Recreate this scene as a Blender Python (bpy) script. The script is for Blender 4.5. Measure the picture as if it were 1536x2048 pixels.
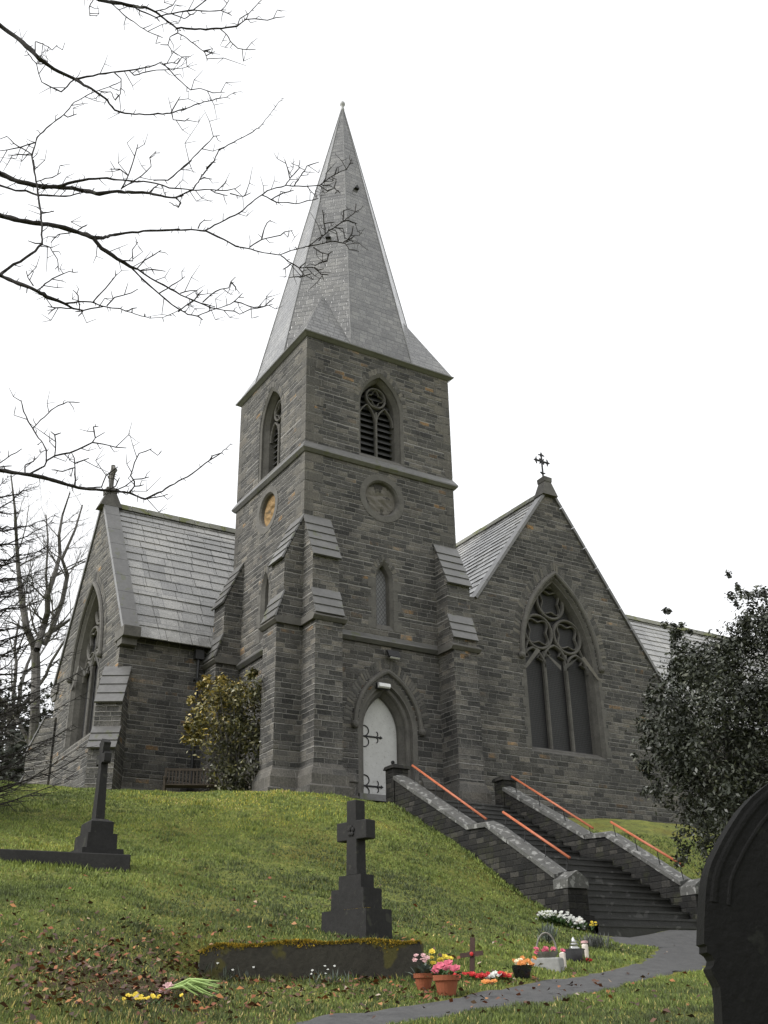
import bpy, bmesh, math, random
import numpy as np
from mathutils import Vector, Matrix
from mathutils.geometry import tessellate_polygon

for o in list(bpy.data.objects):
    bpy.data.objects.remove(o)
SC = bpy.context.scene
COL = SC.collection
R = math.radians
random.seed(11)
rng = np.random.default_rng(7)

# ---------------------------------------------------------------- camera
CF, CYAW, CPITCH, CROLL = 2097.25, 0.554915, 0.442587, -0.019082
CPOS = np.array([-12.8123, -25.1803, -4.0407])
def cam_axes():
    cy, sy = math.cos(CYAW), math.sin(CYAW); cp, sp = math.cos(CPITCH), math.sin(CPITCH)
    f = np.array([sy*cp, cy*cp, sp]); r = np.array([cy, -sy, 0.0]); u = np.cross(r, f)
    c, s = math.cos(CROLL), math.sin(CROLL)
    return c*r+s*u, -s*r+c*u, f
CR, CU, CFW = cam_axes()
cam = bpy.data.cameras.new('camera'); cam_ob = bpy.data.objects.new('camera', cam); COL.objects.link(cam_ob)
cam.sensor_fit = 'VERTICAL'; cam.sensor_height = 36.0; cam.lens = CF/2048*36.0
cam.clip_start = 0.1; cam.clip_end = 3000
cam_ob.matrix_world = Matrix(((CR[0], CU[0], -CFW[0], CPOS[0]), (CR[1], CU[1], -CFW[1], CPOS[1]), (CR[2], CU[2], -CFW[2], CPOS[2]), (0, 0, 0, 1)))
SC.camera = cam_ob

# ---------------------------------------------------------------- world, sun, exposure (overcast)
SUN_EL, SUN_AZ = R(40), R(-78)          # azimuth measured from +Y towards +X
w = bpy.data.worlds.new('World'); SC.world = w; w.use_nodes = True
nt = w.node_tree; nt.nodes.clear()
sky = nt.nodes.new('ShaderNodeTexSky'); sky.sky_type = 'NISHITA'; sky.sun_disc = False
sky.sun_elevation = SUN_EL; sky.sun_rotation = SUN_AZ; sky.dust_density = 4.0; sky.air_density = 1.0
hs = nt.nodes.new('ShaderNodeHueSaturation'); hs.inputs['Saturation'].default_value = 0.06; hs.inputs['Value'].default_value = 1.0
mx = nt.nodes.new('ShaderNodeMix'); mx.data_type = 'RGBA'; mx.inputs[0].default_value = 0.6
mx.inputs[7].default_value = (9.6, 9.7, 9.9, 1)          # an even cloud layer
bg = nt.nodes.new('ShaderNodeBackground'); bg.inputs['Strength'].default_value = 0.1
wo = nt.nodes.new('ShaderNodeOutputWorld')
nt.links.new(sky.outputs[0], hs.inputs['Color']); nt.links.new(hs.outputs[0], mx.inputs[6])
nt.links.new(mx.outputs[2], bg.inputs[0]); nt.links.new(bg.outputs[0], wo.inputs[0])
sun = bpy.data.lights.new('sun', 'SUN'); sun.energy = 1.3; sun.angle = R(24); sun.color = (1.0, 0.97, 0.93)
sun_ob = bpy.data.objects.new('sun', sun); COL.objects.link(sun_ob)
sd = Vector((math.sin(SUN_AZ)*math.cos(SUN_EL), math.cos(SUN_AZ)*math.cos(SUN_EL), math.sin(SUN_EL)))
sun_ob.rotation_euler = sd.to_track_quat('Z', 'Y').to_euler()
SC.view_settings.view_transform = 'Standard'; SC.view_settings.look = 'None'
SC.view_settings.exposure = 0.85; SC.view_settings.gamma = 1.0
SC.render.engine = 'CYCLES'
SC.cycles.max_bounces = 5; SC.cycles.diffuse_bounces = 2; SC.cycles.glossy_bounces = 2
SC.cycles.transmission_bounces = 2; SC.cycles.transparent_max_bounces = 4
SC.cycles.use_denoising = True

# ---------------------------------------------------------------- helpers
def ray(px):
    return CFW + CR*((px[0]-768)/CF) + CU*((1024-px[1])/CF)
HF = np.array([math.sin(CYAW), math.cos(CYAW), 0.0]); HR = np.array([math.cos(CYAW), -math.sin(CYAW), 0.0])
def at(x, y, D):
    d = ray((x, y)); return CPOS + d*(D/(d@HF))
def v3(a): return Vector((float(a[0]), float(a[1]), float(a[2])))

def tag(o, label=None, cat=None, group=None, kind=None):
    if label: o['label'] = label
    if cat: o['category'] = cat
    if group: o['group'] = group
    if kind: o['kind'] = kind
    return o
def empty(name, loc, label=None, cat=None, group=None):
    o = bpy.data.objects.new(name, None); COL.objects.link(o); o.location = loc; o.empty_display_size = 0.3
    return tag(o, label, cat, group)
def wloc(o):
    p = Vector((0, 0, 0))
    while o is not None:
        p = p + o.location; o = o.parent
    return p

class MB:
    def __init__(s): s.v = []; s.f = []; s.m = []; s.cur = 0
    def add(s, vs, fs):
        b = len(s.v); s.v.extend([tuple(map(float, q)) for q in vs])
        for f in fs: s.f.append(tuple(b+i for i in f)); s.m.append(s.cur)
        return s
    def quad(s, a, b, c, d): return s.add([a, b, c, d], [(0, 1, 2, 3)])
    def poly(s, pts): return s.add(pts, [tuple(range(len(pts)))])
    def box(s, x0, x1, y0, y1, z0, z1):
        return s.add([(x0,y0,z0),(x1,y0,z0),(x1,y1,z0),(x0,y1,z0),(x0,y0,z1),(x1,y0,z1),(x1,y1,z1),(x0,y1,z1)],
                     [(3,2,1,0),(4,5,6,7),(0,1,5,4),(1,2,6,5),(2,3,7,6),(3,0,4,7)])
    def boxm(s, M, sx, sy, sz):           # box centred at x,y with its base at z=0 of matrix M
        P = [M @ Vector((a*sx/2, b*sy/2, c*sz)) for c in (0, 1) for a, b in ((-1,-1),(1,-1),(1,1),(-1,1))]
        return s.add(P, [(3,2,1,0),(4,5,6,7),(0,1,5,4),(1,2,6,5),(2,3,7,6),(3,0,4,7)])
    def frustum(s, M, b, t, z0, z1):      # b=(sx,sy) base, t=(sx,sy) top
        P = [M @ Vector((a*q[0]/2, c*q[1]/2, z)) for q, z in ((b, z0), (t, z1)) for a, c in ((-1,-1),(1,-1),(1,1),(-1,1))]
        return s.add(P, [(3,2,1,0),(4,5,6,7),(0,1,5,4),(1,2,6,5),(2,3,7,6),(3,0,4,7)])
    def prism(s, pts, off):               # planar polygon pts extruded by vector off
        n = len(pts); off = Vector(off); a = [Vector(p) for p in pts]; b = [p+off for p in a]
        fs = [tuple(range(n))[::-1], tuple(range(n, 2*n))] + [(i, (i+1) % n, n+(i+1) % n, n+i) for i in range(n)]
        return s.add(a+b, fs)
    def tube(s, pts, rad, n=6, cap=True):
        pts = [Vector(p) for p in pts]
        if isinstance(rad, (int, float)): rad = [rad]*len(pts)
        vs = []; fs = []; ref = None
        for i, p in enumerate(pts):
            t = (pts[min(i+1, len(pts)-1)]-pts[max(i-1, 0)])
            if t.length < 1e-9: t = Vector((0, 0, 1))
            t.normalize()
            if ref is None:
                ref = Vector((0, 0, 1)) if abs(t.z) < 0.9 else Vector((1, 0, 0))
            a = ref - t*ref.dot(t)
            if a.length < 1e-6: a = t.orthogonal()
            a.normalize(); ref = a; b = t.cross(a)
            for k in range(n):
                an = 2*math.pi*k/n
                vs.append(p + (a*math.cos(an)+b*math.sin(an))*rad[i])
        for i in range(len(pts)-1):
            for k in range(n):
                fs.append((i*n+k, i*n+(k+1) % n, (i+1)*n+(k+1) % n, (i+1)*n+k))
        if cap:
            fs.append(tuple(range(n))[::-1]); fs.append(tuple((len(pts)-1)*n+k for k in range(n)))
        return s.add(vs, fs)
    def lathe(s, M, prof, n=14):          # prof: list of (r, z)
        vs = []; fs = []
        for r, z in prof:
            for k in range(n):
                an = 2*math.pi*k/n; vs.append(M @ Vector((r*math.cos(an), r*math.sin(an), z)))
        for i in range(len(prof)-1):
            for k in range(n): fs.append((i*n+k, i*n+(k+1) % n, (i+1)*n+(k+1) % n, (i+1)*n+k))
        fs.append(tuple(range(n))[::-1]); fs.append(tuple((len(prof)-1)*n+k for k in range(n)))
        return s.add(vs, fs)
    def build(s, name, mats, parent=None, smooth=False, uv=True):
        me = bpy.data.meshes.new(name)
        L = wloc(parent) if parent is not None else Vector((0, 0, 0))
        V = np.array(s.v, dtype=float).reshape(-1, 3)
        me.from_pydata([tuple(p) for p in (V-np.array(L))], [], s.f)
        if not isinstance(mats, (list, tuple)): mats = [mats]
        for m in mats: me.materials.append(m)
        if len(mats) > 1: me.polygons.foreach_set('material_index', s.m)
        if smooth: me.polygons.foreach_set('use_smooth', [True]*len(me.polygons))
        me.update()
        if uv:
            ul = me.uv_layers.new(name='UVMap'); d = np.zeros(len(me.loops)*2)
            for p in me.polygons:
                n = p.normal
                t = Vector((-n.y, n.x, 0))
                if t.length < 1e-3: t = Vector((1, 0, 0))
                t.normalize(); b = n.cross(t)
                for li in p.loop_indices:
                    q = Vector(V[me.loops[li].vertex_index]); d[2*li] = q.dot(t); d[2*li+1] = q.dot(b)
            ul.data.foreach_set('uv', d)
        o = bpy.data.objects.new(name, me); COL.objects.link(o)
        if parent is not None: o.parent = parent
        return o

def np_mesh(name, V, F, mats, parent=None, midx=None, smooth=False, colors=None):
    """fast mesh from arrays, F an (n,k) array"""
    me = bpy.data.meshes.new(name); n, k = F.shape
    L = np.array(wloc(parent)) if parent is not None else np.zeros(3)
    me.vertices.add(len(V)); me.vertices.foreach_set('co', (V-L).astype(np.float32).ravel())
    me.loops.add(n*k); me.loops.foreach_set('vertex_index', F.astype(np.int32).ravel())
    me.polygons.add(n); me.polygons.foreach_set('loop_start', (np.arange(n)*k).astype(np.int32))
    if not isinstance(mats, (list, tuple)): mats = [mats]
    for m in mats: me.materials.append(m)
    if midx is not None: me.polygons.foreach_set('material_index', midx.astype(np.int32))
    if smooth: me.polygons.foreach_set('use_smooth', np.ones(n, bool))
    if colors is not None:
        at_ = me.attributes.new('tint', 'FLOAT', 'FACE'); at_.data.foreach_set('value', colors.astype(np.float32))
    me.update(); me.validate()
    o = bpy.data.objects.new(name, me); COL.objects.link(o)
    if parent is not None: o.parent = parent
    return o

# ---------------------------------------------------------------- materials
class NB:
    def __init__(s, name):
        s.mat = bpy.data.materials.new(name); s.mat.use_nodes = True; s.t = s.mat.node_tree; s.t.nodes.clear()
        s.out = s.n('ShaderNodeOutputMaterial'); s.b = s.n('ShaderNodeBsdfPrincipled'); s.l(s.b.outputs[0], s.out.inputs[0])
    def n(s, t, **k):
        q = s.t.nodes.new(t)
        for a, v in k.items(): setattr(q, a, v)
        return q
    def l(s, a, b): s.t.links.new(a, b)
    def put(s, sock, v):
        if hasattr(v, 'is_output') or isinstance(v, bpy.types.NodeSocket): s.l(v, sock)
        else: sock.default_value = v
    def math(s, op, a, b=None, c=None):
        q = s.n('ShaderNodeMath', operation=op); s.put(q.inputs[0], a)
        if b is not None: s.put(q.inputs[1], b)
        if c is not None: s.put(q.inputs[2], c)
        return q.outputs[0]
    def mix(s, f, a, b, mode='MIX'):
        q = s.n('ShaderNodeMix', data_type='RGBA', blend_type=mode); s.put(q.inputs[0], f)
        for i, v in ((6, a), (7, b)):
            if isinstance(v, tuple) and len(v) == 3: v = (*v, 1)
            s.put(q.inputs[i], v)
        return q.outputs[2]
    def noise(s, vec, scale, detail=4, rough=0.55):
        q = s.n('ShaderNodeTexNoise'); q.inputs['Scale'].default_value = scale; q.inputs['Detail'].default_value = detail
        q.inputs['Roughness'].default_value = rough
        if vec is not None: s.l(vec, q.inputs['Vector'])
        return q
    def ramp(s, f, stops, interp='LINEAR'):
        q = s.n('ShaderNodeValToRGB'); q.color_ramp.interpolation = interp; e = q.color_ramp.elements
        while len(e) < len(stops): e.new(0.5)
        for i, (p, c) in enumerate(stops):
            e[i].position = p; e[i].color = (*c, 1) if len(c) == 3 else c
        s.put(q.inputs[0], f); return q.outputs[0]
    def smooth(s, x, a, b, lo=0.0, hi=1.0):
        q = s.n('ShaderNodeMapRange', interpolation_type='SMOOTHSTEP')
        s.put(q.inputs[0], x)
        for i, v in ((1, a), (2, b), (3, lo), (4, hi)): q.inputs[i].default_value = v
        return q.outputs[0]
    def bump(s, h, strength, dist):
        q = s.n('ShaderNodeBump'); q.inputs['Strength'].default_value = strength; q.inputs['Distance'].default_value = dist
        s.put(q.inputs['Height'], h); s.l(q.outputs[0], s.b.inputs['Normal']); return q
    def fin(s, col, rough=0.8, spec=0.5, metal=0.0):
        if isinstance(col, tuple) and len(col) == 3: col = (*col, 1)
        s.put(s.b.inputs['Base Color'], col); s.put(s.b.inputs['Roughness'], rough)
        s.b.inputs['Specular IOR Level'].default_value = spec; s.b.inputs['Metallic'].default_value = metal
        return s.mat

def coursed(name, ch, bl, stops, joint, jw=(0.006, 0.016), joint_amt=0.8, stain=0.5, rough=0.85, spec=0.3, bump=(0.7, 0.02), wave=0.35, ochre=0.0, moss=0.0):
    """courses of blocks (or slates) of uneven length, laid along the UVs in metres"""
    s = NB(name); tc = s.n('ShaderNodeTexCoord'); geo = s.n('ShaderNodeNewGeometry')
    pos = geo.outputs['Position']
    nz = s.noise(pos, 6.0, 4); nzv = s.math('SUBTRACT', nz.outputs[0], 0.5)
    sep = s.n('ShaderNodeSeparateXYZ'); s.l(tc.outputs['UV'], sep.inputs[0])
    u = s.math('ADD', sep.outputs[0], s.math('MULTIPLY', nzv, 0.07)); v = s.math('ADD', sep.outputs[1], s.math('MULTIPLY', nzv, 0.045))
    n1 = s.n('ShaderNodeTexNoise', noise_dimensions='1D'); s.put(n1.inputs['W'], s.math('MULTIPLY', v, 1.1)); n1.inputs['Detail'].default_value = 1
    vr = s.math('ADD', s.math('DIVIDE', v, ch), s.math('MULTIPLY', n1.outputs[0], wave*2))
    row = s.math('FLOOR', vr); fr = s.math('FRACT', vr)
    W = s.math('ADD', s.math('DIVIDE', u, bl), s.math('MULTIPLY', row, 37.73))
    vc = s.n('ShaderNodeTexVoronoi', voronoi_dimensions='1D', feature='F1'); ve = s.n('ShaderNodeTexVoronoi', voronoi_dimensions='1D', feature='DISTANCE_TO_EDGE')
    for q in (vc, ve):
        s.put(q.inputs['W'], W); q.inputs['Scale'].default_value = 1.0; q.inputs['Randomness'].default_value = 0.75
    hj = s.math('MULTIPLY', s.math('MINIMUM', fr, s.math('SUBTRACT', 1.0, fr)), ch)
    vj = s.math('MULTIPLY', ve.outputs['Distance'], bl*1.4)
    d = s.math('MINIMUM', hj, vj)
    mask = s.smooth(d, jw[0], jw[1], 1.0, 0.0)
    cs = s.n('ShaderNodeSeparateColor'); s.l(vc.outputs['Color'], cs.inputs[0])
    col = s.ramp(cs.outputs[0], stops)
    fine = s.noise(pos, 22, 5, 0.65); big = s.noise(pos, 0.45, 4, 0.6); mid = s.noise(pos, 2.3, 4, 0.6)
    if ochre > 0:
        om = s.math('MULTIPLY', s.math('MULTIPLY', s.smooth(cs.outputs[1], 1-ochre, 1-ochre+0.04), s.smooth(mid.outputs[0], 0.4, 0.62)), s.smooth(fine.outputs[0], 0.25, 0.6, 0.35, 0.9))
        col = s.mix(om, col, (0.30, 0.185, 0.085))
    col = s.mix(1.0, col, s.ramp(fine.outputs[0], [(0.28, (0.5, 0.5, 0.5)), (0.72, (1.5, 1.48, 1.44))]), 'MULTIPLY')
    col = s.mix(stain, col, s.ramp(big.outputs[0], [(0.32, (0.45, 0.45, 0.46)), (0.5, (0.95, 0.95, 0.95)), (0.68, (1.32, 1.27, 1.19))]), 'MULTIPLY')
    col = s.mix(stain, col, s.ramp(mid.outputs[0], [(0.3, (0.62, 0.62, 0.63)), (0.6, (1.1, 1.1, 1.1))]), 'MULTIPLY')
    if moss > 0:
        col = s.mix(s.math('MULTIPLY', s.smooth(mid.outputs[0], 0.52, 0.68), moss), col, (0.09, 0.10, 0.035))
    jm = s.math('MULTIPLY', s.math('MULTIPLY', mask, joint_amt), s.smooth(mid.outputs[0], 0.25, 0.55, 0.5, 1.0))
    col = s.mix(jm, col, joint)
    h = s.math('ADD', s.math('SUBTRACT', 1.0, mask), s.math('ADD', s.math('MULTIPLY', fine.outputs[0], 0.7), s.math('MULTIPLY', cs.outputs[2], 0.35)))
    s.bump(h, *bump)
    rv = s.smooth(mid.outputs[0], 0.3, 0.7, max(rough-0.12, 0.05), min(rough+0.1, 1.0))
    return s.fin(col, rv, spec)

def plain(name, col, rough=0.8, spec=0.4, var=0.35, scale=9.0, bump=0.25, bd=0.01, metal=0.0, spots=None):
    s = NB(name); geo = s.n('ShaderNodeNewGeometry'); pos = geo.outputs['Position']
    a = s.noise(pos, scale, 5, 0.65); b = s.noise(pos, scale*0.17, 3, 0.6)
    lo = tuple(c*(1-var) for c in col); hi = tuple(min(c*(1+var), 1) for c in col)
    c = s.mix(a.outputs[0], lo, hi)
    c = s.mix(0.6*min(1, var*2), c, s.ramp(b.outputs[0], [(0.3, (0.6, 0.6, 0.6)), (0.65, (1.2, 1.2, 1.18))]), 'MULTIPLY')
    if spots:
        sp = s.noise(pos, spots[1], 3, 0.5); c = s.mix(s.smooth(sp.outputs[0], spots[2], spots[2]+0.07), c, spots[0])
    if bump: s.bump(a.outputs[0], bump, bd)
    return s.fin(c, rough, spec, metal)

M = {}
SG = [(0.0, (0.052, 0.0515, 0.050)), (0.3, (0.082, 0.081, 0.078)), (0.7, (0.114, 0.111, 0.105)), (1.0, (0.175, 0.165, 0.148))]
M['wall'] = coursed('coursed gritstone', 0.142, 0.40, SG, (0.29, 0.28, 0.26), jw=(0.006, 0.019), ochre=0.045, stain=0.8, bump=(1.0, 0.05), joint_amt=0.9)
M['wall_dark'] = coursed('dark rubble stone', 0.125, 0.30, [(0, (0.010, 0.010, 0.010)), (0.7, (0.022, 0.0215, 0.020)), (1, (0.05, 0.048, 0.043))], (0.008, 0.008, 0.008), joint_amt=0.7, moss=0.15)
M['ashlar'] = coursed('ashlar blocks', 0.34, 0.75, [(0, (0.085, 0.083, 0.078)), (1, (0.135, 0.128, 0.115))], (0.30, 0.29, 0.27), jw=(0.004, 0.012), joint_amt=0.6, stain=0.7, bump=(0.6, 0.02), ochre=0.04)
M['stone_dark'] = plain('dark arch stone', (0.072, 0.070, 0.066), 0.85, 0.3, 0.45, 20)
M['stone_pale'] = plain('pale arch stone', (0.150, 0.140, 0.122), 0.85, 0.3, 0.45, 20)
M['dressed'] = plain('dressed sandstone', (0.112, 0.107, 0.098), 0.8, 0.35, 0.5, 17)
M['dressed_wet'] = plain('weathered coping stone', (0.112, 0.110, 0.106), 0.32, 0.65, 0.4, 10, spots=((0.09, 0.095, 0.06), 3.0, 0.6))
M['coping'] = plain('lichened coping stone', (0.085, 0.085, 0.08), 0.6, 0.45, 0.6, 16, 0.6, 0.02, spots=((0.23, 0.23, 0.22), 7.0, 0.55))
M['slate'] = coursed('stone slates', 0.8, 0.75, [(0, (0.20, 0.20, 0.197)), (0.5, (0.25, 0.25, 0.245)), (1, (0.31, 0.308, 0.298))], (0.035, 0.035, 0.035), jw=(0.005, 0.017), joint_amt=0.85, stain=0.4, rough=0.24, spec=0.9, bump=(0.25, 0.01), wave=0.0)
M['spire'] = coursed('spire slates', 0.20, 0.26, [(0, (0.10, 0.10, 0.10)), (0.5, (0.135, 0.135, 0.134)), (1, (0.18, 0.18, 0.177))], (0.022, 0.022, 0.022), jw=(0.006, 0.024), joint_amt=0.8, stain=0.45, rough=0.22, spec=0.8, bump=(0.4, 0.012), wave=0.3)
M['lead'] = plain('lead', (0.33, 0.335, 0.34), 0.4, 0.5, 0.2, 8)
M['ridge'] = plain('mossy ridge stone', (0.17, 0.17, 0.14), 0.75, 0.4, 0.5, 8, spots=((0.12, 0.13, 0.05), 2.5, 0.52))
M['iron'] = plain('black iron', (0.012, 0.012, 0.013), 0.55, 0.5, 0.4, 30, 0.1)
M['pipe'] = plain('black drainpipe', (0.02, 0.02, 0.021), 0.5, 0.5, 0.3, 10, 0.0)
M['rail'] = plain('orange rail paint', (0.44, 0.130, 0.062), 0.5, 0.4, 0.25, 14, 0.15, spots=((0.16, 0.06, 0.035), 9.0, 0.66))
M['door'] = plain('white door paint', (0.50, 0.50, 0.49), 0.6, 0.35, 0.14, 9, 0.3, 0.004, spots=((0.36, 0.355, 0.33), 22.0, 0.62))
M['monument'] = plain('dark gritstone', (0.018, 0.0175, 0.017), 0.8, 0.3, 0.5, 18, 0.4, 0.012, spots=((0.034, 0.034, 0.028), 6.0, 0.62))
M['slab_black'] = plain('dark backlit gravestone', (0.0045, 0.0045, 0.0045), 0.85, 0.2, 0.6, 26, 0.7, 0.012, spots=((0.010, 0.0105, 0.009), 11.0, 0.62))  # dark stone, its backlit shade put into the near-black colour
M['terracotta'] = plain('terracotta', (0.25, 0.078, 0.036), 0.8, 0.3, 0.2, 14, 0.15)
M['soil'] = plain('soil', (0.035, 0.026, 0.018), 0.95, 0.2, 0.5, 30, 0.6, 0.02)
M['bark'] = plain('bark', (0.10, 0.095, 0.088), 0.9, 0.3, 0.5, 12, 0.6, 0.02, spots=((0.075, 0.08, 0.045), 4.0, 0.6))
M['bark_dark'] = plain('dark wet bark', (0.020, 0.017, 0.015), 0.85, 0.3, 0.5, 40, 0.5, 0.01, spots=((0.05, 0.052, 0.038), 6.0, 0.62))
M['wood'] = plain('weathered oak', (0.085, 0.068, 0.053), 0.75, 0.35, 0.4, 18, 0.3)
M['darkwood'] = plain('dark stained wood', (0.05, 0.024, 0.018), 0.6, 0.4, 0.3, 18, 0.2)
M['tarmac'] = plain('wet tarmac', (0.074, 0.074, 0.074), 0.75, 0.35, 0.55, 38, 0.55, 0.006, spots=((0.075, 0.075, 0.073), 1.6, 0.6))
def flat(name, col, rough=0.6, spec=0.4): return plain(name, col, rough, spec, 0.15, 20, 0.0)
for k, c in dict(pink=(0.55, 0.11, 0.17), red=(0.45, 0.02, 0.02), yellow=(0.68, 0.52, 0.05), white=(0.60, 0.61, 0.57), orange=(0.58, 0.22, 0.05), cream=(0.72, 0.62, 0.42), purple=(0.10, 0.05, 0.12), palepink=(0.55, 0.34, 0.34)).items():
    M[k] = flat(k+' petals', c)
M['leafgreen'] = flat('green leaves', (0.05, 0.10, 0.03)); M['brightgreen'] = flat('bright green leaves', (0.30, 0.42, 0.14)); M['greygreen'] = flat('grey green sprigs', (0.10, 0.12, 0.10))
M['blackgloss'] = flat('polished black granite', (0.012, 0.012, 0.013), 0.15, 0.6); M['chrome'] = plain('silver metal', (0.62, 0.62, 0.62), 0.25, 0.5, 0.05, 10, 0.0, metal=1.0)
M['lampglass'] = flat('frosted lamp glass', (0.80, 0.80, 0.80), 0.25)
M['candle'] = flat('pale candle jar', (0.62, 0.56, 0.50), 0.35); M['wicker'] = plain('grey wicker', (0.20, 0.19, 0.17), 0.8, 0.3, 0.4, 60, 0.4)
M['greystone'] = plain('pale grey stone', (0.26, 0.26, 0.25), 0.8, 0.3, 0.3, 15)
# glass behind protective wire, leaded lights
def glass_mat(name, base, lead, sc, diamond):
    s = NB(name); tc = s.n('ShaderNodeTexCoord'); sep = s.n('ShaderNodeSeparateXYZ'); s.l(tc.outputs['UV'], sep.inputs[0])
    u, v = sep.outputs[0], sep.outputs[1]
    if diamond:
        a = s.math('ADD', s.math('MULTIPLY', u, sc*1.35), s.math('MULTIPLY', v, sc)); b = s.math('SUBTRACT', s.math('MULTIPLY', u, sc*1.35), s.math('MULTIPLY', v, sc))
    else:
        a = s.math('MULTIPLY', u, sc); b = s.math('MULTIPLY', v, sc)
    fa = s.math('FRACT', a); fb = s.math('FRACT', b)
    da = s.math('MINIMUM', fa, s.math('SUBTRACT', 1.0, fa)); db = s.math('MINIMUM', fb, s.math('SUBTRACT', 1.0, fb))
    m = s.smooth(s.math('MINIMUM', da, db), 0.04, 0.12, 1.0, 0.0)
    geo = s.n('ShaderNodeNewGeometry'); nz = s.noise(geo.outputs['Position'], 5, 3); big = s.noise(geo.outputs['Position'], 1.6, 3)
    c = s.mix(big.outputs[0], tuple(x*0.6 for x in base), tuple(x*1.5 for x in base))
    c = s.mix(m, c, lead); s.bump(s.math('ADD', m, nz.outputs[0]), 0.25, 0.01)
    return s.fin(c, 0.55, 0.25)
M['glass'] = glass_mat('wire guarded window', (0.021, 0.021, 0.022), (0.050, 0.050, 0.050), 16, False)
M['leaded'] = glass_mat('leaded lattice light', (0.17, 0.17, 0.175), (0.045, 0.045, 0.045), 6.2, True)
def leaf_mat(name, stops, rough=0.4, spec=0.5, trans=0.0):
    s = NB(name); a = s.n('ShaderNodeAttribute', attribute_name='tint')
    col = s.ramp(a.outputs['Fac'], stops)
    return s.fin(col, rough, spec)
M['holly'] = leaf_mat('dark glossy leaves', [(0, (0.012, 0.014, 0.010)), (0.6, (0.037, 0.043, 0.028)), (0.9, (0.068, 0.075, 0.048)), (1, (0.115, 0.12, 0.085))], 0.42, 0.4)
M['bush'] = leaf_mat('yellow variegated leaves', [(0, (0.030, 0.034, 0.018)), (0.45, (0.085, 0.085, 0.034)), (0.8, (0.20, 0.17, 0.045)), (1, (0.42, 0.31, 0.07))], 0.4, 0.5)
M['evergreen'] = leaf_mat('distant evergreen', [(0, (0.020, 0.024, 0.018)), (1, (0.065, 0.072, 0.055))], 0.6, 0.3)
M['blade'] = leaf_mat('grass blades', [(0, (0.070, 0.085, 0.038)), (0.4, (0.145, 0.190, 0.048)), (0.7, (0.245, 0.290, 0.062)), (0.9, (0.48, 0.40, 0.060)), (1, (0.50, 0.41, 0.19))], 0.7, 0.25)
M['litter'] = leaf_mat('fallen leaves', [(0, (0.045, 0.026, 0.019)), (0.55, (0.115, 0.055, 0.034)), (0.8, (0.22, 0.065, 0.022)), (0.93, (0.34, 0.15, 0.05)), (1, (0.36, 0.30, 0.24))], 0.6, 0.35)
M['mossy'] = leaf_mat('golden moss', [(0, (0.08, 0.075, 0.02)), (0.6, (0.22, 0.16, 0.02)), (1, (0.42, 0.26, 0.03))], 0.9, 0.1)
def ground_mat(soil_at):
    s = NB('rough churchyard grass'); geo = s.n('ShaderNodeNewGeometry'); pos = geo.outputs['Position']
    a = s.noise(pos, 0.55, 4, 0.6); b = s.noise(pos, 3.2, 5, 0.65); c = s.noise(pos, 26, 4, 0.7)
    mp = s.n('ShaderNodeMapping'); mp.inputs['Scale'].default_value = (1, 0.35, 1); s.l(pos, mp.inputs[0])
    d = s.noise(mp.outputs[0], 9, 3)
    col = s.ramp(b.outputs[0], [(0.28, (0.06, 0.065, 0.03)), (0.45, (0.13, 0.150, 0.040)), (0.6, (0.19, 0.205, 0.050)), (0.75, (0.27, 0.235, 0.060))])
    col = s.mix(s.smooth(a.outputs[0], 0.47, 0.66, 0, 0.65), col, (0.155, 0.135, 0.028))
    col = s.mix(0.75, col, s.ramp(c.outputs[0], [(0.25, (0.4, 0.4, 0.4)), (0.7, (1.5, 1.5, 1.4))]), 'MULTIPLY')
    col = s.mix(s.smooth(d.outputs[0], 0.60, 0.68, 0, 0.55), col, (0.05, 0.035, 0.02))
    # bare leaf mould under the fallen leaves
    vd = s.n('ShaderNodeVectorMath', operation='DISTANCE'); s.l(pos, vd.inputs[0]); vd.inputs[1].default_value = tuple(soil_at)
    dm = s.math('ADD', vd.outputs['Value'], s.math('MULTIPLY', s.math('SUBTRACT', b.outputs[0], 0.5), 3.2))
    col = s.mix(s.smooth(dm, 0.9, 2.3, 0.85, 0.0), col, s.mix(c.outputs[0], (0.02, 0.014, 0.009), (0.10, 0.066, 0.04)))
    s.bump(s.math('ADD', c.outputs[0], b.outputs[0]), 0.9, 0.06)
    return s.fin(col, 0.9, 0.2)
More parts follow.
